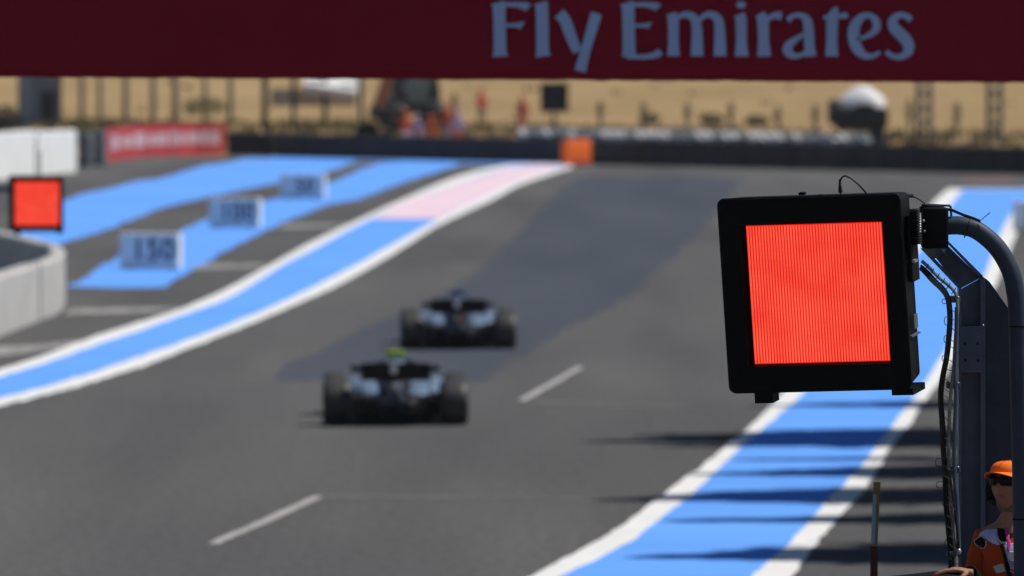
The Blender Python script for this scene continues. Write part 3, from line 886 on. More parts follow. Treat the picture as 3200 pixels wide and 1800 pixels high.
# ------------------------------------------------------------------ racing cars
def super_ring(y, hw, z0, z1, e=2.6, n=20, tw=0):
    out = []
    for j in range(n):
        a = 2*math.pi*j/n
        c, s = math.cos(a), math.sin(a)
        x = hw * math.copysign(abs(c) ** (2/e), c); z = math.copysign(abs(s) ** (2/e), s)
        out.append(Vector((x, y, (z0+z1)/2 + z*(z1-z0)/2)))
    return out
def race_car(loc, heading, label, cam_mat, mark):
    t = thing('racing_car', loc, label, 'racing car', 'racing cars leaving down the track', heading)
    t.scale = (1, .96, .91)
    # wheels
    for x, y, w in ((-.80, 0, .405), (.80, 0, .405), (-.85, 3.66, .305), (.85, 3.66, .305)):
        h = w / 2
        prof = [(.17, -h*.9), (.24, -h), (.30, -h*.96), (.33, -h*.8), (.335, -h*.4), (.336, 0), (.335, h*.4), (.33, h*.8), (.30, h*.96), (.24, h), (.17, h*.9), (.165, 0), (.17, -h*.9)]
        ty = MB().lathe(prof, (x, y, .336), 'X', 32).build('tyre', 'tyre', t, True)
        MB().lathe([(.0, -h*.5), (.16, -h*.6), (.168, -h*.8), (.168, h*.8), (.16, h*.6), (.0, h*.5)], (x, y, .336), 'X', 20).build('rim', 'rim', ty, True)
    # engine cover and survival cell
    secs = [(-.55, .05, .26, .40), (-.2, .09, .18, .50), (.2, .13, .12, .62), (.6, .18, .10, .74), (1.0, .22, .10, .84), (1.35, .23, .10, .92), (1.62, .20, .10, .95), (1.75, .30, .10, .72), (2.3, .36, .08, .62), (2.9, .33, .10, .60), (3.4, .25, .18, .54), (4.0, .17, .22, .44), (4.6, .09, .22, .33), (4.72, .05, .24, .30)]
    body = MB().rings([super_ring(y, hw, a, b) for y, hw, a, b in secs], True).build('body', ('silver', 'carbon'), t, True)
    for p in body.data.polygons:
        if p.center.y < .9 or p.center.z < .3: p.material_index = 1
    for sx in (-1, 1):
        sp_ = [(-.25, .06, .10, .34, .16), (.15, .13, .10, .46, .26), (.6, .22, .08, .56, .36), (1.1, .27, .07, .63, .43), (1.6, .28, .07, .66, .46), (1.95, .26, .10, .66, .46), (2.05, .22, .18, .60, .46)]
        rings = []
        for y, hw, a, b, cx in sp_:
            rings.append([p + Vector((sx * cx, 0, 0)) for p in super_ring(y, hw, a, b, 3)])
        pod = MB().rings(rings, True).build('sidepod', ('silver', 'carbon'), t, True)
        for p in pod.data.polygons:
            if p.center.z < .44: p.material_index = 1
        MB().prism([(sx*.36, 2.0, .70), (sx*.36, 1.9, .70), (sx*.62, 1.92, .74), (sx*.62, 2.0, .74)], (0, 0, .09)).build('mirror', 'carbon', t)
    MB().box((0, 1.3, .055), (1.4, 3.4, .03)).build('floor', 'carbon', t)
    # diffuser with strakes, gearbox, crash structure
    m = MB().prism([(-.52, -.35, .18), (.52, -.35, .18), (.52, .35, .06), (-.52, .35, .06)], (0, 0, .02))
    for x in (-.5, -.25, .25, .5): m.box((x, -.05, .12), (.012, .7, .14))
    m.build('diffuser', 'carbon', t)
    MB().rings([super_ring(y, hw, a, b) for y, hw, a, b in ((-.68, .06, .27, .36), (-.3, .12, .2, .42), (.2, .2, .12, .46), (.7, .3, .1, .45))], True).build('gearbox', 'carbon', t, True)
    MB().rbox((0, -.70, .315), (.07, .03, .10), .008).build('rain_light', 'carbon', t)
    # suspension and brake ducts
    for sx in (-1, 1):
        for (a, b) in (((.12, .1, .38), (.62, 0, .46)), ((.14, .5, .38), (.62, .02, .46)), ((.12, .0, .22), (.62, 0, .22)), ((.16, .55, .2), (.62, .03, .22)), ((.14, .2, .46), (.60, 0, .26)),
                       ((.2, 3.5, .42), (.7, 3.66, .44)), ((.2, 3.9, .42), (.7, 3.68, .44)), ((.2, 3.4, .26), (.7, 3.66, .24)), ((.2, 3.9, .26), (.7, 3.68, .24))):
            MB().tube([(sx*a[0], a[1], a[2]), (sx*b[0], b[1], b[2])], .018, 6).build('suspension_arm', 'carbon', t)
        MB().lathe([(.0, -.06), (.15, -.06), (.16, .04), (.0, .05)], (sx * .58, 0, .33), 'X', 16).build('brake_duct', 'carbon', t, True)
        MB().rbox((sx * .36, .30, .25), (.42, .12, .32), .04).build('radiator_outlet', 'carbon', t, True)
    # rear wing
    rw = MB()
    rw.rings([[Vector((x, y, z)) for y, z in ((-.30, .70), (-.42, .715), (-.56, .755), (-.57, .77), (-.43, .74), (-.30, .725))] for x in (-.465, -.2, .2, .465)], True)
    wing = rw.build('rear_wing', 'carbon', t)
    MB().rings([[Vector((x, y, z)) for y, z in ((-.58, .70), (-.64, .82), (-.70, .955), (-.72, .955), (-.67, .81), (-.61, .69))] for x in (-.465, -.2, .2, .465)], True).build('flap', 'carbon', wing)
    for sx in (-1, 1):
        MB().prism([(sx*.47, -.22, .94), (sx*.47, -.75, .94), (sx*.47, -.75, .70), (sx*.47, -.62, .58), (sx*.44, -.5, .34), (sx*.44, -.3, .34), (sx*.47, -.22, .62)], (sx*.012, 0, 0)).build('endplate', 'carbon', wing)
    MB().prism([(-.012, -.25, .40), (-.012, -.55, .40), (-.012, -.62, .86), (-.012, -.52, .90), (-.012, -.35, .76)], (.024, 0, 0)).build('pylon', 'carbon', wing)
    MB().rbox((-.03, -.735, .86), (.085, .03, .13), .01).build('wing_glint', 'glint_white', wing)  # glint on the wing, painted as a white plate
    MB().rings([super_ring(-.42, .05, .56, .66, 2, 12), super_ring(-.60, .045, .56, .65, 2, 12)], True).build('exhaust', 'chrome', t, True)
    MB().prism([(-.01, -.2, .66), (-.01, 1.2, .92), (-.01, 1.4, .98), (-.01, .2, .86), (-.01, -.25, .76)], (.02, 0, 0)).build('shark_fin', 'silver', t)
    MB().rbox((.04, -.63, .61), (.10, .02, .12), .008).build('tail_glint_mark', mark, t)  # painted white glint on the nearer car, reddish mark on the farther
    # halo, roll hoop camera, front wing
    hl = []
    for k in range(21):
        a = math.pi * k / 20
        hl.append((.34 * math.cos(a), 1.75 + 1.05 * math.sin(a), .80 + .06 * math.sin(a)))
    m = MB().tube(hl, .032, 8); m.tube([(0, 2.8, .86), (0, 2.95, .62)], .03, 8)
    m.build('halo', 'carbon', t, True)
    ck = MB().rbox((0, 1.55, 1.02), (.26, .20, .10), .03)
    ck.build('roll_hoop_camera', cam_mat, t, True)
    MB().box((0, 1.58, .955), (.04, .08, .08)).build('camera_mount', 'carbon', t)
    m = MB()
    m.rings([[Vector((x, y + abs(x) * -.06, z)) for y, z in ((4.75, .09), (4.55, .10), (4.25, .16), (4.25, .175), (4.55, .12))] for x in (-.98, -.5, 0, .5, .98)], True)
    fwg = m.build('front_wing', 'carbon', t)
    for sx in (-1, 1):
        MB().box((sx * .985, 4.4, .17), (.015, .6, .22)).build('endplate', 'carbon', fwg)
    return t
c1_ = on_ground(1236, 1327)
race_car(c1_, R(.9), 'nearer racing car seen from behind with a lime green camera pod', 'lime', 'glint_white')
c2_ = on_ground(1432, 1090)
race_car(c2_, R(.6), 'farther racing car with a reddish tail mark, no lime green pod', 'digit', 'tail_red')

# ------------------------------------------------------------------ distance boards
def text_mesh(txt, size, ext, material):
    cu = bpy.data.curves.new('digits', 'FONT')
    cu.body = txt; cu.size = size; cu.extrude = ext; cu.offset = .018 * size; cu.align_x = 'CENTER'; cu.align_y = 'CENTER'
    ob = bpy.data.objects.new('digits_tmp', cu); col.objects.link(ob)
    bpy.context.view_layer.update()
    me = bpy.data.meshes.new_from_object(ob.evaluated_get(bpy.context.evaluated_depsgraph_get()))
    bpy.data.objects.remove(ob); bpy.data.curves.remove(cu)
    me.materials.clear(); me.materials.append(M[material])
    return me
def distance_board(px, py, txt, label, w=1.42, h=.82):
    p = on_ground(px, py)
    t = thing('distance_board', p, label, 'distance board', 'distance marker boards along the run-off', R(-10))
    MB().rbox((0, 0, h/2 + .03), (w, .42, h), .02).build('board', 'board_white', t)
    for x in (-.5, .5): MB().box((x, 0, .015), (.12, .7, .03)).build('foot', 'grey_post', t)
    step = .30
    for i, ch in enumerate(txt):
        d = bpy.data.objects.new('digit', text_mesh(ch, .72, .006, 'digit')); col.objects.link(d); d.parent = t
        d.location = (.10 + (i - (len(txt) - 1) / 2) * step * 1.18, -.218, h/2 + .04); d.rotation_euler = (R(90), 0, 0); d.scale = (.92, 1, 1)
    return t
distance_board(472, 842, '150', 'white board marked 150, largest and nearest of the left boards')
distance_board(736, 712, '100', 'white board marked 100, middle one of the left boards', 1.48)
distance_board(948, 622, '50', 'white board marked 50, farthest and smallest of the left boards', 1.56)
distance_board(3245, 724, '100', 'pale board half hidden behind the curved pipe at right edge')

# ------------------------------------------------------------------ people
def skin_body(verts, edges, root, sub=2):
    bm = bmesh.new()
    lay = bm.verts.layers.skin.verify()
    bv = []
    for (p, r) in verts:
        v = bm.verts.new(p); v[lay].radius = (r, r) if not isinstance(r, tuple) else r; bv.append(v)
    bv[root][lay].use_root = True
    for a, b in edges: bm.edges.new((bv[a], bv[b]))
    me = bpy.data.meshes.new('body_tmp'); bm.to_mesh(me); bm.free()
    ob = bpy.data.objects.new('body_tmp', me); col.objects.link(ob)
    sk = ob.modifiers.new('s', 'SKIN'); sk.use_smooth_shade = True
    ss_ = ob.modifiers.new('u', 'SUBSURF'); ss_.levels = sub; ss_.render_levels = sub
    bpy.context.view_layer.update()
    out = bpy.data.meshes.new_from_object(ob.evaluated_get(bpy.context.evaluated_depsgraph_get()))
    bpy.data.objects.remove(ob); bpy.data.meshes.remove(me)
    return out
def far_person(loc, rz, label, top, low, crouch=0.0, sc=1.0):
    """small figure seen from far away: body, cap; crouch lowers the hips and folds the knees"""
    hz = .92 - .5 * crouch
    kn = .30 * crouch
    V_ = [((0, 0, hz), (.15, .11)), ((0, -.02 * crouch, hz + .28), (.15, .11)), ((0, -.04 * crouch, hz + .50), (.17, .11)), ((0, -.05 * crouch, hz + .60), .06), ((0, -.06 * crouch, hz + .70), (.085, .10)), ((0, -.06*crouch, hz + .80), (.07, .085)),
          ((-.20, -.03 * crouch, hz + .48), .06), ((-.25, .0, hz + .22), .05), ((-.20, -.18, hz + .06), .038), ((-.18, -.24, hz + .02), .035),
          ((.20, -.03 * crouch, hz + .48), .06), ((.26, .0, hz + .22), .05), ((.24, -.08, hz + .0), .038), ((.23, -.12, hz - .05), .035),
          ((-.10, 0, hz - .06), .09), ((-.12, -kn, .48 - .05 * crouch), .065), ((-.11, .04 + .1 * crouch, .08), .045), ((-.12, -.14, .04), .04),
          ((.10, 0, hz - .06), .09), ((.12, -kn, .48 - .05 * crouch), .065), ((.11, .04 + .1 * crouch, .08), .045), ((.12, -.14, .04), .04)]
    E_ = [(0, 1), (1, 2), (2, 3), (3, 4), (4, 5), (2, 6), (6, 7), (7, 8), (8, 9), (2, 10), (10, 11), (11, 12), (12, 13), (0, 14), (14, 15), (15, 16), (16, 17), (0, 18), (18, 19), (19, 20), (20, 21)]
    me = skin_body(V_, E_, 0, 1)
    me.materials.clear()
    for n_ in ('skin_far', top, low): me.materials.append(M[n_])
    for p in me.polygons:
        c = p.center
        if c.z > hz + .60 or (c.z < hz + .10 and c.y < -.15 and abs(c.x) > .15 and c.z > hz - .1): p.material_index = 0
        elif c.z > hz - .02: p.material_index = 1
        else: p.material_index = 2
        p.use_smooth = True
    t = thing('person', loc, label, 'person', 'marshals behind the barrier', rz)
    t.scale = (sc,) * 3
    o = bpy.data.objects.new('body', me); col.objects.link(o); o.parent = t
    m = MB()
    z0 = hz + .765; y0 = -.06 * crouch
    m.rings([[Vector((.102 * r_ * math.cos(a), y0 + .118 * r_ * math.sin(a), z0 + h_)) for a in [2*math.pi*k/14 for k in range(14)]] for r_, h_ in ((1, 0), (.98, .05), (.8, .10), (.4, .13))], True)
    m.box((0, y0 - .15, z0 + .005), (.15, .12, .015))
    m.build('cap', top, t, True)
    return t
def stand_at(px, s_, dz=0):
    p = on_hill(px, s_); return p + Vector((0, 0, dz))
far_person(stand_at(1505, 16), R(20), 'marshal in red top standing tallest on the hill between others', 'hivis_red', 'trouser_grey')
far_person(stand_at(1632, 12, -.1), R(-10), 'lone crouching marshal in bright red just left of unlit panel', 'hivis_red', 'hivis_red', .35, 1.1)
far_person(stand_at(1268, 7), R(30), 'orange topped marshal seated leftmost before the dark loader cab', 'hivis', 'violet', .55, 1.15)
far_person(stand_at(1302, 6), R(10), 'marshal in violet clothing between two orange marshals by the loader', 'violet', 'trouser', .6, 1.15)
far_person(stand_at(1346, 6), R(-20), 'orange marshal crouching under the right side of loader cab', 'hivis', 'violet', .7, 1.15)
far_person(stand_at(1398, 8), R(-15), 'orange topped marshal standing just right of the loader cab', 'hivis', 'violet', .3, 1.15)
far_person(stand_at(1428, 7), R(25), 'marshal in pale violet right of the loader, beside an orange one', 'violet', 'hivis_red', .45, 1.15)

# ------------------------------------------------------------------ loader, canopy, cabin, masts on the hill
p = on_hill(1290, 13)
ld = thing('telescopic_loader', p, 'dark loader with a raised rusty orange boom behind the marshals', 'loader', rz=R(12))
MB().rbox((0, 0, .95), (2.6, 1.9, .7), .1).build('chassis', 'loader_dark', ld, True)
cb = MB().rings([[Vector((x, y, z)) for x, y in ((-w1, -.85), (w2, -.85), (w2, .75), (-w1, .75))] for z, w1, w2 in ((1.2, 1.1, 1.15), (1.9, 1.15, 1.15), (2.55, .75, 1.0), (2.68, .7, .95))], True).build('cab', 'loader_dark', ld)
MB().prism([(-.75, -.87, 1.75), (.7, -.87, 1.75), (.7, -.87, 2.42), (-.45, -.87, 2.42)], (0, .03, 0)).build('windscreen', 'glass_green', cb)
MB().prism([(-.4, -.885, 1.35), (.55, -.885, 1.35), (.55, -.885, 1.70), (-.5, -.885, 1.70)], (0, .02, 0)).build('window', 'glass_green', cb)
for x in (-1.0, 1.0):
    for y in (-.95, .95):
        w = MB().lathe([(.2, -.18), (.5, -.2), (.58, -.12), (.58, .12), (.5, .2), (.2, .18)], (x, y, .5), 'Y', 22).build('wheel', 'tyre', ld, True)
        MB().lathe([(.0, -.19), (.22, -.17), (.22, .17), (0, .19)], (x, y, .5), 'Y', 14).build('rim', 'loader_orange', w)
bo = MB().rings([[Vector((x - w_, -1.02, z)), Vector((x + w_, -1.02, z)), Vector((x + w_, -.62, z)), Vector((x - w_, -.62, z))] for x, z, w_ in ((-1.9, .9, .3), (-1.6, 1.7, .28), (-1.35, 2.6, .26), (-1.05, 4.0, .24))], True).build('boom', 'loader_orange', ld)
MB().tube([(-1.2, -.8, 1.3), (-1.35, -.8, 2.2)], .07, 8).build('ram', 'zinc', bo)
MB().rbox((-1.7, -.8, .7), (.9, 1.6, .6), .08).build('bucket', 'loader_dark', ld)

p = on_hill(1010, 14)
cn = thing('marshal_canopy', p, 'white canopy roof on dark posts left of the orange boom', 'canopy')
def off(px, Y): return (px - 1010) / FPX * Y
for px, th in ((828, .16), (918, .12), (1016, .13), (1128, .12)):
    MB().tube([(off(px, p.y), random.uniform(-.2, .2), -.3), (off(px, p.y), 0, 3.3)], th, 8).build('post', 'loader_dark', cn, True)
ra, rb = off(952, p.y), off(1116, p.y)
MB().prism([(ra, -.6, 1.98), (rb, -.6, 1.62), (rb, -.6, 1.28), (ra, -.6, 1.62)], (0, 1.4, .7)).build('roof', 'canvas', cn)
MB().prism([(off(845, p.y), .9, .9), (off(1110, p.y), .9, .9), (off(1110, p.y), .9, 1.75), (off(845, p.y), .9, 1.75)], (0, .04, 0)).build('back_sheet', mat('mesh_sheet', (.62, .52, .40), var=.12, scale=1), cn)

p = on_hill(120, 12)
cbn = thing('equipment_cabin', p, 'blue-grey cabin with a bright metal roof at left edge', 'cabin')
wpx = p.y / FPX
MB().box((0, .9, 1.4), (128 * wpx, 1.8, 3.4)).build('wall', 'cabin', cbn)
MB().prism([(-18*wpx, -.02, 2.55), (55*wpx, -.02, 2.35), (60*wpx, -.02, 3.1), (-20*wpx, -.02, 3.2)], (0, -.25, 0)).build('roof', 'roof_silver', cbn)
MB().box((30 * wpx, -.02, .9), (46 * wpx, .05, 1.5)).build('doorway', 'navy', cbn)
MB().box((-40 * wpx, -.03, 1.4), (30 * wpx, .06, 3.4)).build('corner_post', mat('cabin_pale', (.27, .32, .39), var=.08), cbn)
MB().tube([(68 * wpx, .0, -.3), (68 * wpx, 0, 3.4)], .1, 8).build('downpipe', 'grey_post', cbn)

def bush(px, s_, rx, rz, material, label, n=500):
    p = on_hill(px, s_)
    t = thing('shrub', p, label, 'shrub', 'scrub on the hill')
    m = MB(); blade_mass(m, (0, 0, rz * .8), rx, rx * .8, rz, n, .09)
    m.build('foliage', material, t)
    MB().tube([(0, 0, -.1), (.03, .02, rz * .9)], [.05, .03], 6).build('stem', 'bark', t)
bush(20, 9, .9, .8, 'scrub_dark', 'dark shrub at the left edge above the white wall', 700)
bush(262, 8, .55, .45, 'scrub', 'olive green shrub above the grey tyre stacks')
bush(345, 8, .8, .35, 'scrub_dark', 'low dark shrub just above the red hoarding left end')
bush(640, 30, 1.2, .5, 'scrub', 'olive shrub high on the hill above the red hoarding')
bush(590, 9, .5, .4, 'scrub', 'small green shrub above the middle of red hoarding')
bush(2030, 26, .5, .3, 'scrub', 'small green shrub on the hill right of the unlit panel')
bush(2225, 26, .6, .3, 'scrub', 'small green shrub on the hill among the short stakes')
bush(2365, 26, .55, .28, 'scrub', 'small green shrub on the hill left of the camera rig')
bush(1145, 9, .6, .4, 'scrub_dark', 'low dark shrub under the orange boom of the loader')

for i, (px, th) in enumerate(((255, .14), (312, .13), (392, .16), (478, .15), (548, .18), (640, .13), (720, .15))):
    p = on_hill(px, 17)
    t = thing('fence_post', p, 'grey brown fence post, number %s from the left on the hill' % ('one','two','three','four','five','six','seven')[i], 'fence post', 'fence posts on the left part of hill')
    m = MB().tube([(0, 0, -.3), (.02, 0, 1.5), (random.uniform(-.06, .06), 0, 3.1)], [th, th*.9, th*.75], 8)
    m.build('post', 'grey_post', t, True)
    MB().box((0, -.02, 1.5), (.3, .04, .08)).build('wire_bracket', 'grey_post', t)
for i, (px, h, s_) in enumerate(((1420, 1.6, 15), (1876, 1.35, 14), (2012, 1.3, 14), (2148, 1.3, 14), (2284, 1.35, 14), (2430, 1.2, 14), (2548, 1.3, 14), (2842, 1.5, 14), (2990, 1.4, 14))):
    p = on_hill(px, s_)
    lab = ('thin stake beside the loader cab on the hill', 'short stake just right of the unlit panel', 'short stake second right of the unlit panel', 'short stake third right of the unlit panel',
           'short stake fourth right of the unlit panel', 'short bushy stake fifth right of the unlit panel', 'short stake left of the covered camera rig', 'short stake between camera rig and first tall mast', 'short stake between the two tall masts')[i]
    t = thing('vine_stake', p, lab, 'stake', 'short stakes on the right part of hill')
    MB().tube([(0, 0, -.2), (.03, 0, h)], [.09, .07], 8).build('stake', 'grey_post', t, True)
    m = MB(); blade_mass(m, (0, 0, h * .7), .2, .2, h * .38, 130, .06); m.build('foliage', 'tuft', t)
for px, lab in ((2888, 'tall grey lattice mast left of the pair at right'), (3108, 'tall grey lattice mast nearest the right edge')):
    p = on_hill(px, 10)
    t = thing('lattice_mast', p, lab, 'mast', 'lattice masts on the hill')
    for x in (-.28, .28):
        for y in (-.2, .2): MB().tube([(x, y, -.3), (x * .9, y, 4.6)], .09, 8).build('leg', 'mast_grey', t, True)
    m = MB()
    for k in range(7):
        m.tube([(-.28, -.2, k * .62), (.28, -.2, k * .62 + .62)], .05, 6); m.tube([(.28, -.2, k * .62), (-.28, -.2, k * .62 + .62)], .05, 6)
    m.build('bracing', 'mast_grey', t)

# broadcast camera on a pedestal behind the barrier
p = on_hill(2695, 4)
cr = thing('broadcast_camera', p, 'large black camera rig with a white cover on its pedestal', 'camera', rz=R(8))
k_ = p.y / FPX
MB().tube([(45*k_, 0, -.2), (45*k_, 0, 1.9)], [.42, .36], 14).build('pedestal', 'navy', cr, True)
MB().rbox((-6*k_, 0, 2.12), (165*k_, .9, 1.15), .3).build('camera_body', 'carbon', cr, True)
MB().lathe([(.0, -1.45), (.52, -1.45), (.56, -1.3), (.50, -.9), (.36, -.2), (.0, -.1)], (0, -.05, 2.35), 'X', 18).build('lens', 'carbon', cr, True)
MB().rbox((62*k_, -.1, 2.1), (34*k_, .5, .75), .12).build('viewfinder', 'carbon', cr, True)
cv = []
for x, z, w in ((-1.0, 2.72, .30), (-.7, 2.95, .42), (-.2, 3.2, .5), (.25, 3.22, .5), (.6, 3.0, .48), (.95, 2.72, .4)):
    cv.append([Vector((x, w * math.cos(a) * .9, z - .22 + .42 * max(-.2, math.sin(a)) + .45 * w * math.cos(a))) for a in [2*math.pi*k/14 for k in range(14)]])
MB().rings(cv, True).build('white_cover', mat('cover_white', (.86, .86, .86), var=.03), cr, True)

# ------------------------------------------------------------------ the near marshal
PY = 41.33
FEET = 1.66
hx = at(3150, 1515, PY).x
pr = thing('person', (hx, PY, FEET), 'marshal in orange cap and jacket half hidden behind the curved pipe', 'person')
# skeleton: pelvis, spine, chest, neck; right arm (viewer's left) reaches the padded rail
V_ = [((.03, .02, .86), (.15, .10)), ((.03, .02, 1.00), (.125, .09)), ((.025, .02, 1.16), (.135, .095)), ((.02, .02, 1.26), (.12, .08)), ((.012, .01, 1.345), (.048, .05)), ((.006, .0, 1.42), (.046, .05)),
      ((-.118, .02, 1.265), .052), ((-.158, .02, 1.03), .042), ((-.178, -.205, 1.118), .026), ((-.185, -.242, 1.128), .022),
      ((.165, .02, 1.265), .052), ((.215, .05, 1.03), .042), ((.19, -.10, .86), .028), ((.18, -.16, .80), .03),
      ((-.055, .02, .80), .082), ((-.065, .0, .46), .058), ((-.07, .03, .09), .04), ((-.07, -.10, .045), .038),
      ((.115, .02, .80), .082), ((.125, .0, .46), .058), ((.13, .03, .09), .04), ((.13, -.10, .045), .038)]
E_ = [(0,1),(1,2),(2,3),(3,4),(4,5),(3,6),(6,7),(7,8),(8,9),(3,10),(10,11),(11,12),(12,13),(0,14),(14,15),(15,16),(16,17),(0,18),(18,19),(19,20),(20,21)]
bmesh_body = skin_body(V_, E_, 0, 2)
# head: a spherical grid pushed into a face
def head_mesh():
    nu, nv = 48, 40
    rings = []
    def gs(x, y, cx, cy, sx, sy): return math.exp(-((x-cx)/sx)**2 - ((y-cy)/sy)**2)
    for i in range(1, nv):
        th = math.pi * i / nv
        ring = []
        for j in range(nu):
            a = 2*math.pi*j/nu
            x = math.sin(th)*math.sin(a); y = -math.sin(th)*math.cos(a); z = -math.cos(th)
            px, py, pz = .072*x, .092*y, .112*z
            if pz > .03: pz = .03 + (pz - .03) * .80
            if z < 0:
                px *= 1 - .30 * (-z) ** 1.5
                if y > 0: py *= 1 - .45 * (-z) ** 1.2
            fr = max(0, -y)
            d = 0
            d += .020 * gs(px, pz, 0, -.018, .011, .022) * fr + .010 * gs(px, pz, 0, -.030, .016, .010) * fr      # nose
            d -= .009 * (gs(px, pz, -.031, .010, .017, .012) + gs(px, pz, .031, .010, .017, .012)) * fr            # eye sockets
            d += .006 * gs(px, pz, 0, .032, .05, .010) * fr                                                       # brow
            d += .007 * gs(px, pz, 0, -.058, .020, .008) * fr                                                     # lips
            d -= .004 * gs(px, pz, 0, -.073, .022, .006) * fr
            d += .009 * gs(px, pz, 0, -.094, .024, .014) * fr                                                     # chin
            d += .004 * (gs(px, pz, -.042, -.02, .02, .02) + gs(px, pz, .042, -.02, .02, .02)) * fr               # cheeks
            ring.append(Vector((px, py - d, pz)))
        rings.append(ring)
    return MB().rings(rings, True)
TILT = Matrix.Translation((0, -.012, 1.516)) @ Matrix.Rotation(R(-30), 4, 'Z') @ Matrix.Rotation(R(-7), 4, 'X')
hm = head_mesh()
hm.v = [TILT @ v for v in hm.v]
for sx in (-1, 1):   # ears
    e = MB().sphere((sx*.072, .008, -.008), (.012, .02, .032), 10, 8)
    hm.add([TILT @ v for v in e.v], e.f)
# hand: palm plus five bent fingers pointing to the viewer's left
def H_(x, y, z): return Vector((-.190 - x, -.245 + y, 1.128 + z))
def palm_rings():
    out = []
    for x, w, h, z in ((-.02, .021, .019, -.004), (.01, .027, .017, .002), (.04, .037, .015, .010), (.07, .040, .013, .012), (.085, .037, .011, .010)):
        out.append([H_(x, w * math.cos(a), z + h * math.sin(a)) for a in [2*math.pi*k/14 for k in range(14)]])
    return out
hm.rings(palm_rings(), True)
FING = [(-.030, .066, .0088), (-.010, .076, .0092), (.011, .070, .0088), (.030, .054, .0078)]
nail_pos = []
for y, L_, r_ in FING:
    pts = [H_(.072, y, .010), H_(.085 + L_*.3, y * 1.08, .008), H_(.085 + L_*.68, y * 1.14, -.001), H_(.085 + L_, y * 1.16, -.010)]
    hm.tube(pts, [r_, r_, r_*.92, r_*.62], 10)
    nail_pos.append((pts[3], (pts[3] - pts[2]).normalized(), r_))
tp = [H_(.012, -.022, -.004), H_(.030, -.040, -.016), H_(.045, -.048, -.030), H_(.058, -.050, -.040)]
hm.tube(tp, [.012, .011, .010, .006], 10)
nail_pos.append((tp[3], (tp[3] - tp[2]).normalized(), .009))
# fuse torso, head and hand to one continuous skin
o_ = len(hm.v)
hm.add([v.co.copy() for v in bmesh_body.vertices], [list(p.vertices) for p in bmesh_body.polygons])
raw = hm.build('body', 'skin', None)
rm = raw.modifiers.new('r', 'REMESH'); rm.mode = 'VOXEL'; rm.voxel_size = .0042; rm.use_smooth_shade = True
bpy.context.view_layer.update()
fused = bpy.data.meshes.new_from_object(raw.evaluated_get(bpy.context.evaluated_depsgraph_get()))
old = raw.data
raw.modifiers.clear(); raw.data = fused; bpy.data.meshes.remove(old)
raw.parent = pr
fused.materials.clear()
for n_ in ('skin', 'lips', 'black_cloth'): fused.materials.append(M[n_])
TI = TILT.inverted()
for p in fused.polygons:
    c = p.center
    q = TI @ c
    if c.z < .92 and c.x > -.12 and not (c.z > .74 and c.x > .15 and c.y < -.09): p.material_index = 2
    elif q.y < -.07 and abs(q.x) < .022 and -.068 < q.z < -.050: p.material_index = 1
    p.use_smooth = True
def child(mb, name, material, xf=None, parent=pr, smooth=True):
    if xf is not None: mb.v = [xf @ v for v in mb.v]
    return mb.build(name, material, parent, smooth)
for c, d, r_ in nail_pos:
    n_ = MB().sphere((0, 0, 0), (.011, r_*.62, .0028), 10, 8)
    q = Vector((1, 0, 0)).rotation_difference(d).to_matrix().to_4x4()
    child(n_, 'fingernail', 'nail', Matrix.Translation(c + d * .003 + Vector((0, 0, r_ * .42))) @ q)
# jacket
J_ = [((.03, .02, .80), (.175, .125)), ((.03, .02, 1.00), (.155, .12)), ((.025, .02, 1.16), (.16, .12)), ((.02, .02, 1.262), (.13, .095)), ((.012, .012, 1.315), (.072, .07)),
      ((-.112, .02, 1.262), .064), ((-.135, .03, 1.16), .058), ((-.160, .03, 1.025), .056), ((-.166, -.08, 1.065), .049), ((-.174, -.185, 1.110), .038),
      ((.165, .02, 1.265), .064), ((.215, .055, 1.03), .056), ((.19, -.085, .885), .042)]
JE = [(0,1),(1,2),(2,3),(3,4),(3,5),(5,6),(6,7),(7,8),(8,9),(3,10),(10,11),(11,12)]
jm = skin_body(J_, JE, 0, 3)
jm.materials.clear()
for n_ in ('jacket', 'lavender', 'black_cloth'): jm.materials.append(M[n_])
for v in jm.vertices:      # creases in the cloth
    c = v.co
    w = noise.noise(Vector((c.x * 9, c.y * 9, c.z * 16))) * .006 + noise.noise(Vector((c.x * 26, c.y * 20, c.z * 30))) * .003
    v.co += v.normal * w
for p in jm.polygons:
    c = p.center
    p.use_smooth = True
    if c.z > 1.275 and abs(c.x - .012) < .10: p.material_index = 2
    if c.y < -.10 and c.x < -.11 and c.z < 1.17 and c.z > 1.0: p.material_index = 2
jk = bpy.data.objects.new('jacket', jm); col.objects.link(jk); jk.parent = pr
bvh = BVHTree.FromPolygons([v.co for v in jm.vertices], [list(p.vertices) for p in jm.polygons])
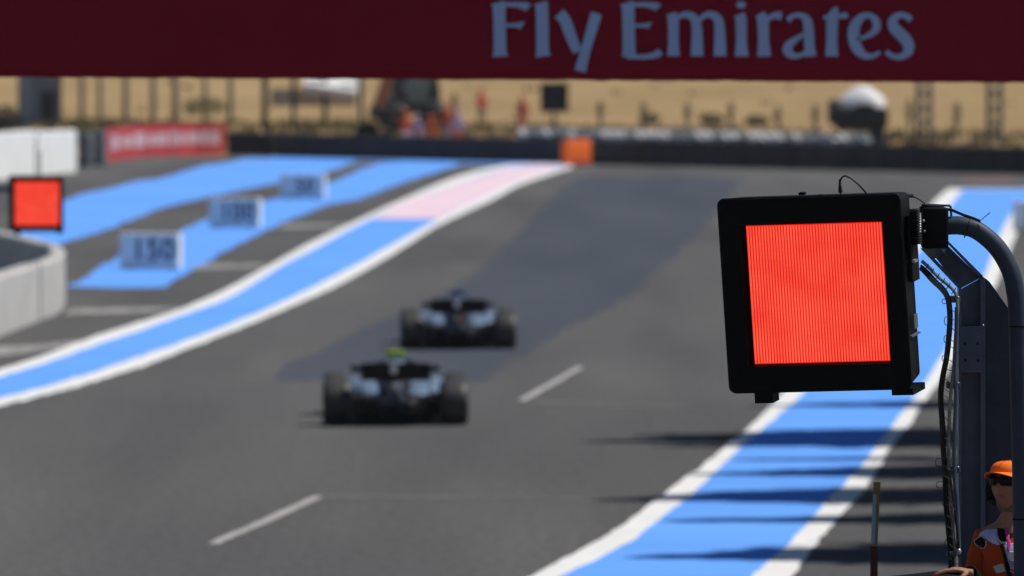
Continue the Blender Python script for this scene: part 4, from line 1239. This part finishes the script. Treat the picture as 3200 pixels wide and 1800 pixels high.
def decal(name, poly, material, off=.003, cell=.004, parent=jk):
    x0, x1 = min(p[0] for p in poly), max(p[0] for p in poly); z0, z1 = min(p[1] for p in poly), max(p[1] for p in poly)
    nx_, nz_ = int((x1-x0)/cell) + 2, int((z1-z0)/cell) + 2
    def inside(x, z):
        r_ = False
        for i in range(len(poly)):
            a, b = poly[i], poly[i-1]
            if (a[1] > z) != (b[1] > z) and x < (b[0]-a[0])*(z-a[1])/(b[1]-a[1]) + a[0]: r_ = not r_
        return r_
    grid = {}; vs = []; fs = []
    def vert(i, k):
        if (i, k) not in grid:
            x, z = x0 + (i - .5) * cell, z0 + (k - .5) * cell
            h = bvh.ray_cast(Vector((x, -1, z)), Vector((0, 1, 0)))
            if h[0] is None: grid[(i, k)] = None
            else:
                grid[(i, k)] = len(vs); vs.append(h[0] + h[1] * off * .5 + Vector((0, -off, 0)))
        return grid[(i, k)]
    for i in range(nx_):
        for k in range(nz_):
            if inside(x0 + i * cell, z0 + k * cell):
                q = [vert(i, k), vert(i+1, k), vert(i+1, k+1), vert(i, k+1)]
                if None not in q: fs.append(q)
    if not fs: return
    ob = MB().add(vs, fs).build(name, material, parent, True)
    sm = ob.modifiers.new('t', 'SOLIDIFY'); sm.thickness = .0015
    return ob
def jx(x): return (x - 3150) * PY / FPX
def jz(y): return at(3150, y, PY).z - FEET
def dz(pxs): return [(jx(x), jz(y)) for x, y in pxs]
s3 = 3.6235
def z3(pts): return dz([(2860 + x / s3, 1400 + y / s3) for x, y in pts])
decal('shoulder_yoke', z3([(712,1000),(735,955),(790,920),(890,868),(915,900),(916,1000),(950,1090),(880,1075),(815,1040),(775,1000)]), 'lavender', .003)
decal('shoulder_patch_rim', z3([(664,1062),(690,1020),(722,996),(772,1002),(798,1050),(796,1100),(768,1136),(730,1128),(690,1098)]), 'piping', .003)
decal('shoulder_patch', z3([(672,1062),(694,1026),(726,1004),(766,1010),(790,1050),(788,1096),(764,1126),(732,1118),(694,1090)]), 'black_cloth', .007)
decal('collar_trim', z3([(905,880),(950,800),(1000,770),(1010,900),(1040,1066),(960,1066),(918,1020)]), 'piping', .003)
decal('collar', z3([(918,880),(955,808),(1000,780),(1006,900),(1034,1056),(966,1054),(930,1010)]), 'black_cloth', .007)
decal('front_piping', z3([(950,1080),(980,1180),(1010,1330),(1040,1470),(1100,1470),(1060,1330),(1010,1180),(980,1080)]), 'black_cloth', .006)
decal('bib', z3([(985,1068),(1180,1068),(1180,1400),(1070,1400),(1015,1190)]), 'lavender', .004)
decal('reflective_patch', z3([(868,1330),(985,1290),(1012,1380),(912,1410)]), 'reflect', .004)
decal('pass_card', z3([(1040,1160),(1160,1160),(1160,1390),(1070,1390)]), 'piping', .012)
decal('pass_print', z3([(1045,1250),(1150,1270),(1150,1330),(1060,1330)]), 'stake_blue', .016)
decal('pass_print', z3([(1060,1355),(1150,1345),(1150,1385),(1075,1385)]), 'lanyard', .016)
decal('lanyard', z3([(1000,830),(1030,830),(1062,1060),(1058,1160),(1030,1160),(1022,1060)]), 'lanyard', .012)
# black undersleeve at the wrist
MB().tube([(-.166, -.09, 1.066), (-.170, -.14, 1.092), (-.179, -.215, 1.120), (-.184, -.238, 1.126)], [.050, .046, .038, .032], 14).build('cuff', 'black_cloth', jk, True)
# hair, cap, glasses, ear defenders
m = MB()
m.rings([[Vector((.080*w*math.sin(a), .034 + .072*w*-math.cos(a)*.9, z)) for a in [2*math.pi*k/18 for k in range(18)]] for z, w in ((.05, 1.0), (.0, 1.02), (-.05, .96), (-.09, .86), (-.125, .62), (-.14, .3))], True)
child(m, 'hair', 'hair', TILT)
cp = MB()
for_r = []
for z, w in ((.040, 1.0), (.056, 1.0), (.071, .96), (.085, .86), (.096, .68), (.103, .42), (.105, .12)):
    for_r.append([Vector((.083*w*math.sin(a), .004 - .103*w*math.cos(a), z + .010*(-math.cos(a)) * 0)) for a in [2*math.pi*k/32 for k in range(32)]])
cp.rings(for_r, True)
capo = child(cp, 'cap', 'cap', TILT)
br_ = MB(); vs = []; fs = []
nA, nB = 18, 8
for i in range(nA + 1):
    a = R(-78 + 156 * i / nA)
    for k in range(nB + 1):
        u = k / nB
        rx = .083 + .012*u; ry = .103 + .075*u * math.cos(a) ** .6
        vs.append(Vector((rx*math.sin(a), .004 - ry*math.cos(a), .048 - .006*u - .026*math.sin(a)**2*u)))
for i in range(nA):
    for k in range(nB):
        q = i*(nB+1)+k; fs.append((q, q+1, q+nB+2, q+nB+1))
br_.add(vs, fs)
bo_ = child(br_, 'brim', 'cap', TILT, capo)
sm = bo_.modifiers.new('t', 'SOLIDIFY'); sm.thickness = .004
m = MB()
for k in range(6):
    a0 = math.pi * k / 3
    m.tube([Vector((.084*w*math.sin(a0), .004 - .104*w*math.cos(a0), z + .001)) for z, w in ((.041, 1.0), (.056, 1.0), (.071, .96), (.085, .86), (.096, .68), (.103, .42), (.106, .1))], .0012, 5)
child(m, 'cap_seams', 'jacket', TILT, capo)
child(MB().sphere((0, .004, .107), .005, 8, 6), 'cap_button', 'cap', TILT, capo)
m = MB(); vs = []; fs = []
for i in range(25):
    a = R(-72 + 144 * i / 24)
    hgt = .026 if abs(a) > .12 else .014
    taper = 1 - .45 * max(0, (abs(a) - .9))
    for z in (.012 + hgt * taper, .012 - hgt * taper):
        vs.append(Vector((.078*math.sin(a), -.002 - .100*math.cos(a) - .004, z)))
    if i: fs.append((2*i-2, 2*i-1, 2*i+1, 2*i))
m.add(vs, fs)
gl = child(m, 'sunglasses', 'glasses', TILT)
sm = gl.modifiers.new('t', 'SOLIDIFY'); sm.thickness = .004
for sx in (-1, 1):
    m = MB()
    m.rings([[Vector((sx * x, .012 + r_ * .86 * math.cos(a), -.036 + r_ * 1.22 * math.sin(a))) for a in [2*math.pi*k/22 for k in range(22)]] for x, r_ in ((.066, .034), (.074, .042), (.092, .043), (.103, .038), (.108, .022))], True)
    child(m, 'ear_defender', 'foam_black', TILT)
bnd = [Vector((.092*math.sin(a), .03 + .03, -.022 + .0)) + Vector((0, .085*math.cos(a), -.03*math.cos(a))) for a in [R(-90 + 180*k/16) for k in range(17)]]
child(MB().tube(bnd, .007, 8), 'ear_defender_band', 'foam_black', TILT)
child(MB().tube([Vector((-.09, -.01, -.05)), Vector((-.075, -.06, -.085)), Vector((-.035, -.10, -.088)), Vector((-.01, -.112, -.086))], .003, 6), 'microphone_boom', 'foam_black', TILT)
child(MB().sphere((-.006, -.113, -.098), .010, 10, 8), 'microphone', 'foam_black', TILT)

# deck the marshal stands on
dk = thing('marshal_platform', (hx, PY, 0), 'raised steel deck under the marshal in the orange cap', 'platform')
for i in range(7):
    MB().box((-.25 + .0, -.24 + i * .1, FEET - .025), (1.6, .09, .04)).build('deck_plank', 'steel_dark', dk)
for x in (-1.0, .5):
    for y in (-.26, .4): MB().box((x, y, (FEET - .05) / 2), (.06, .06, FEET - .05)).build('leg', 'steel', dk)

# padded rail under her hand
rl = thing('padded_rail', (at(2930, 1790, PY - .22).x, PY - .22, 0), 'black padded rail end under the hand with red nails', 'rail')
def L3(x, y): q = at(x, y, PY - .22); return Vector((q.x - rl.location.x, 0, q.z))
pad = []
tops = [(2745, 1806), (2790, 1800), (2850, 1794), (2910, 1787), (2960, 1783), (3000, 1788), (3030, 1800), (3050, 1815)]
for (x, y), hw in zip(tops, (.03, .06, .08, .09, .095, .09, .08, .05)):
    q = L3(x, y); b = 2.60
    pad.append([Vector((q.x, hw * cx, b + (q.z - b) * cz)) for cx, cz in ((-1, 0), (-1, .75), (-.75, .93), (-.3, 1), (.3, 1), (.75, .93), (1, .75), (1, 0))])
MB().rings(pad, True).build('pad', 'foam_black', rl, True)
for x in (-.1, .12): MB().box((x, 0, 1.31), (.05, .05, 2.62)).build('post', 'steel_dark', rl)

# stake standing to the left of the gantry
SY = 45.5
st = thing('marker_stake', (at(2737, 1500, SY).x, SY, 0), 'slim upright stake, pale above and dark brown below, left of gantry', 'stake')
def S_(x, y): q = at(x, y, SY); return Vector((q.x - st.location.x, 0, q.z))
MB().prism([S_(2730, 1506), S_(2752, 1506), S_(2742, 1712), S_(2722, 1712)], (0, .03, 0)).build('upper_stick', 'stake_olive', st)
MB().prism([S_(2729, 1545), S_(2739, 1545), S_(2733, 1700), S_(2723, 1700)], (0, -.008, 0)).build('pale_strip', 'stake_blue', st)
b0, b1 = S_(2721, 1708), S_(2744, 1708)
MB().prism([b0, b1, Vector((b1.x - .03, 0, 0)), Vector((b0.x - .03, 0, 0))], (0, .035, 0)).build('lower_stick', 'stake_brown', st)

# ------------------------------------------------------------------ unseen cypresses added out of frame to lay shadow bands across the track
def cypress(loc, h, r, label):
    t = thing('shadow_cypress', loc, label, 'tree', 'unseen cypresses added for their shadows')
    MB().tube([(0, 0, -.1), (.03, 0, h * .5), (0, .02, h * .92)], [.16, .10, .02], 8).build('trunk', 'bark', t, True)
    m = MB()
    n = int(2200 * h / 9 * (r / 1.0))
    for _ in range(n):
        u = random.random() ** .8
        z = .06 + .94 * u
        prof = min(1, (z / .22) ** .7) * (1 - max(0, (z - .25) / .75) ** 1.6)
        a = random.uniform(0, 6.283)
        lump = 1 + .75 * noise.noise(Vector((math.cos(a) * 1.3 + h, math.sin(a) * 1.3, z * h * .9)))
        rr_ = r * prof * lump * math.sqrt(random.uniform(.1, 1)) * random.uniform(.8, 1.2) + .03
        p = Vector((rr_ * math.cos(a), rr_ * math.sin(a), z * h))
        up = Vector((random.gauss(0, .35), random.gauss(0, .35), 1)).normalized()
        sd2 = up.cross(Vector((random.gauss(0, 1), random.gauss(0, 1), .1))).normalized()
        sz = random.uniform(.2, .42)
        m.add([p - sd2*sz*.4, p + sd2*sz*.4, p + sd2*sz*.25 + up*sz*1.3, p - sd2*sz*.2 + up*sz*1.2], [(0, 1, 2, 3)])
    m.build('crown', 'cypress', t)
DX, DY = sdir.x / math.tan(SUN_EL) / math.cos(SUN_EL), sdir.y / math.tan(SUN_EL) / math.cos(SUN_EL)
for i, (y, tipx, r) in enumerate(((1270, 2440, 1.6), (1362, 2080, 1.7), (1379, 1930, 2.1), (1394, 2150, 1.6), (1440, 2400, .9), (1484, 2270, 2.3), (1562, 1990, 2.5), (1630, 2200, 1.5), (1744, 2110, 2.6), (1840, 2300, 2.0))):
    tip = on_ground(tipx, y)
    bx = 11.0 + .4 * random.random()
    h = (bx - tip.x) / (DX or 1)
    loc = Vector((bx, tip.y + DY * h, 0))
    cypress(loc, h, r, ('first', 'second', 'tall third', 'fourth', 'slim fifth', 'sixth', 'seventh', 'eighth', 'ninth', 'tenth')[i] + ' unseen cypress added for its shadow, counted from the far end')
hz_ = MB().box((0, 2100, 19), (6400, 6200, 44)).build('haze', 'asphalt')
hz_.data.materials.clear()
hm_ = bpy.data.materials.new('haze'); hm_.use_nodes = True
hn = hm_.node_tree; hn.nodes.clear()
ho = hn.nodes.new('ShaderNodeOutputMaterial'); hv = hn.nodes.new('ShaderNodeVolumePrincipled')
hv.inputs['Color'].default_value = (.93, .95, 1, 1); hv.inputs['Density'].default_value = .00008; hv.inputs['Anisotropy'].default_value = .2
hn.links.new(hv.outputs[0], ho.inputs['Volume'])
hz_.data.materials.append(hm_)
tag(hz_, 'thin warm air shimmering over the far track', 'haze', kind='stuff')
print('objects', len(bpy.data.objects))
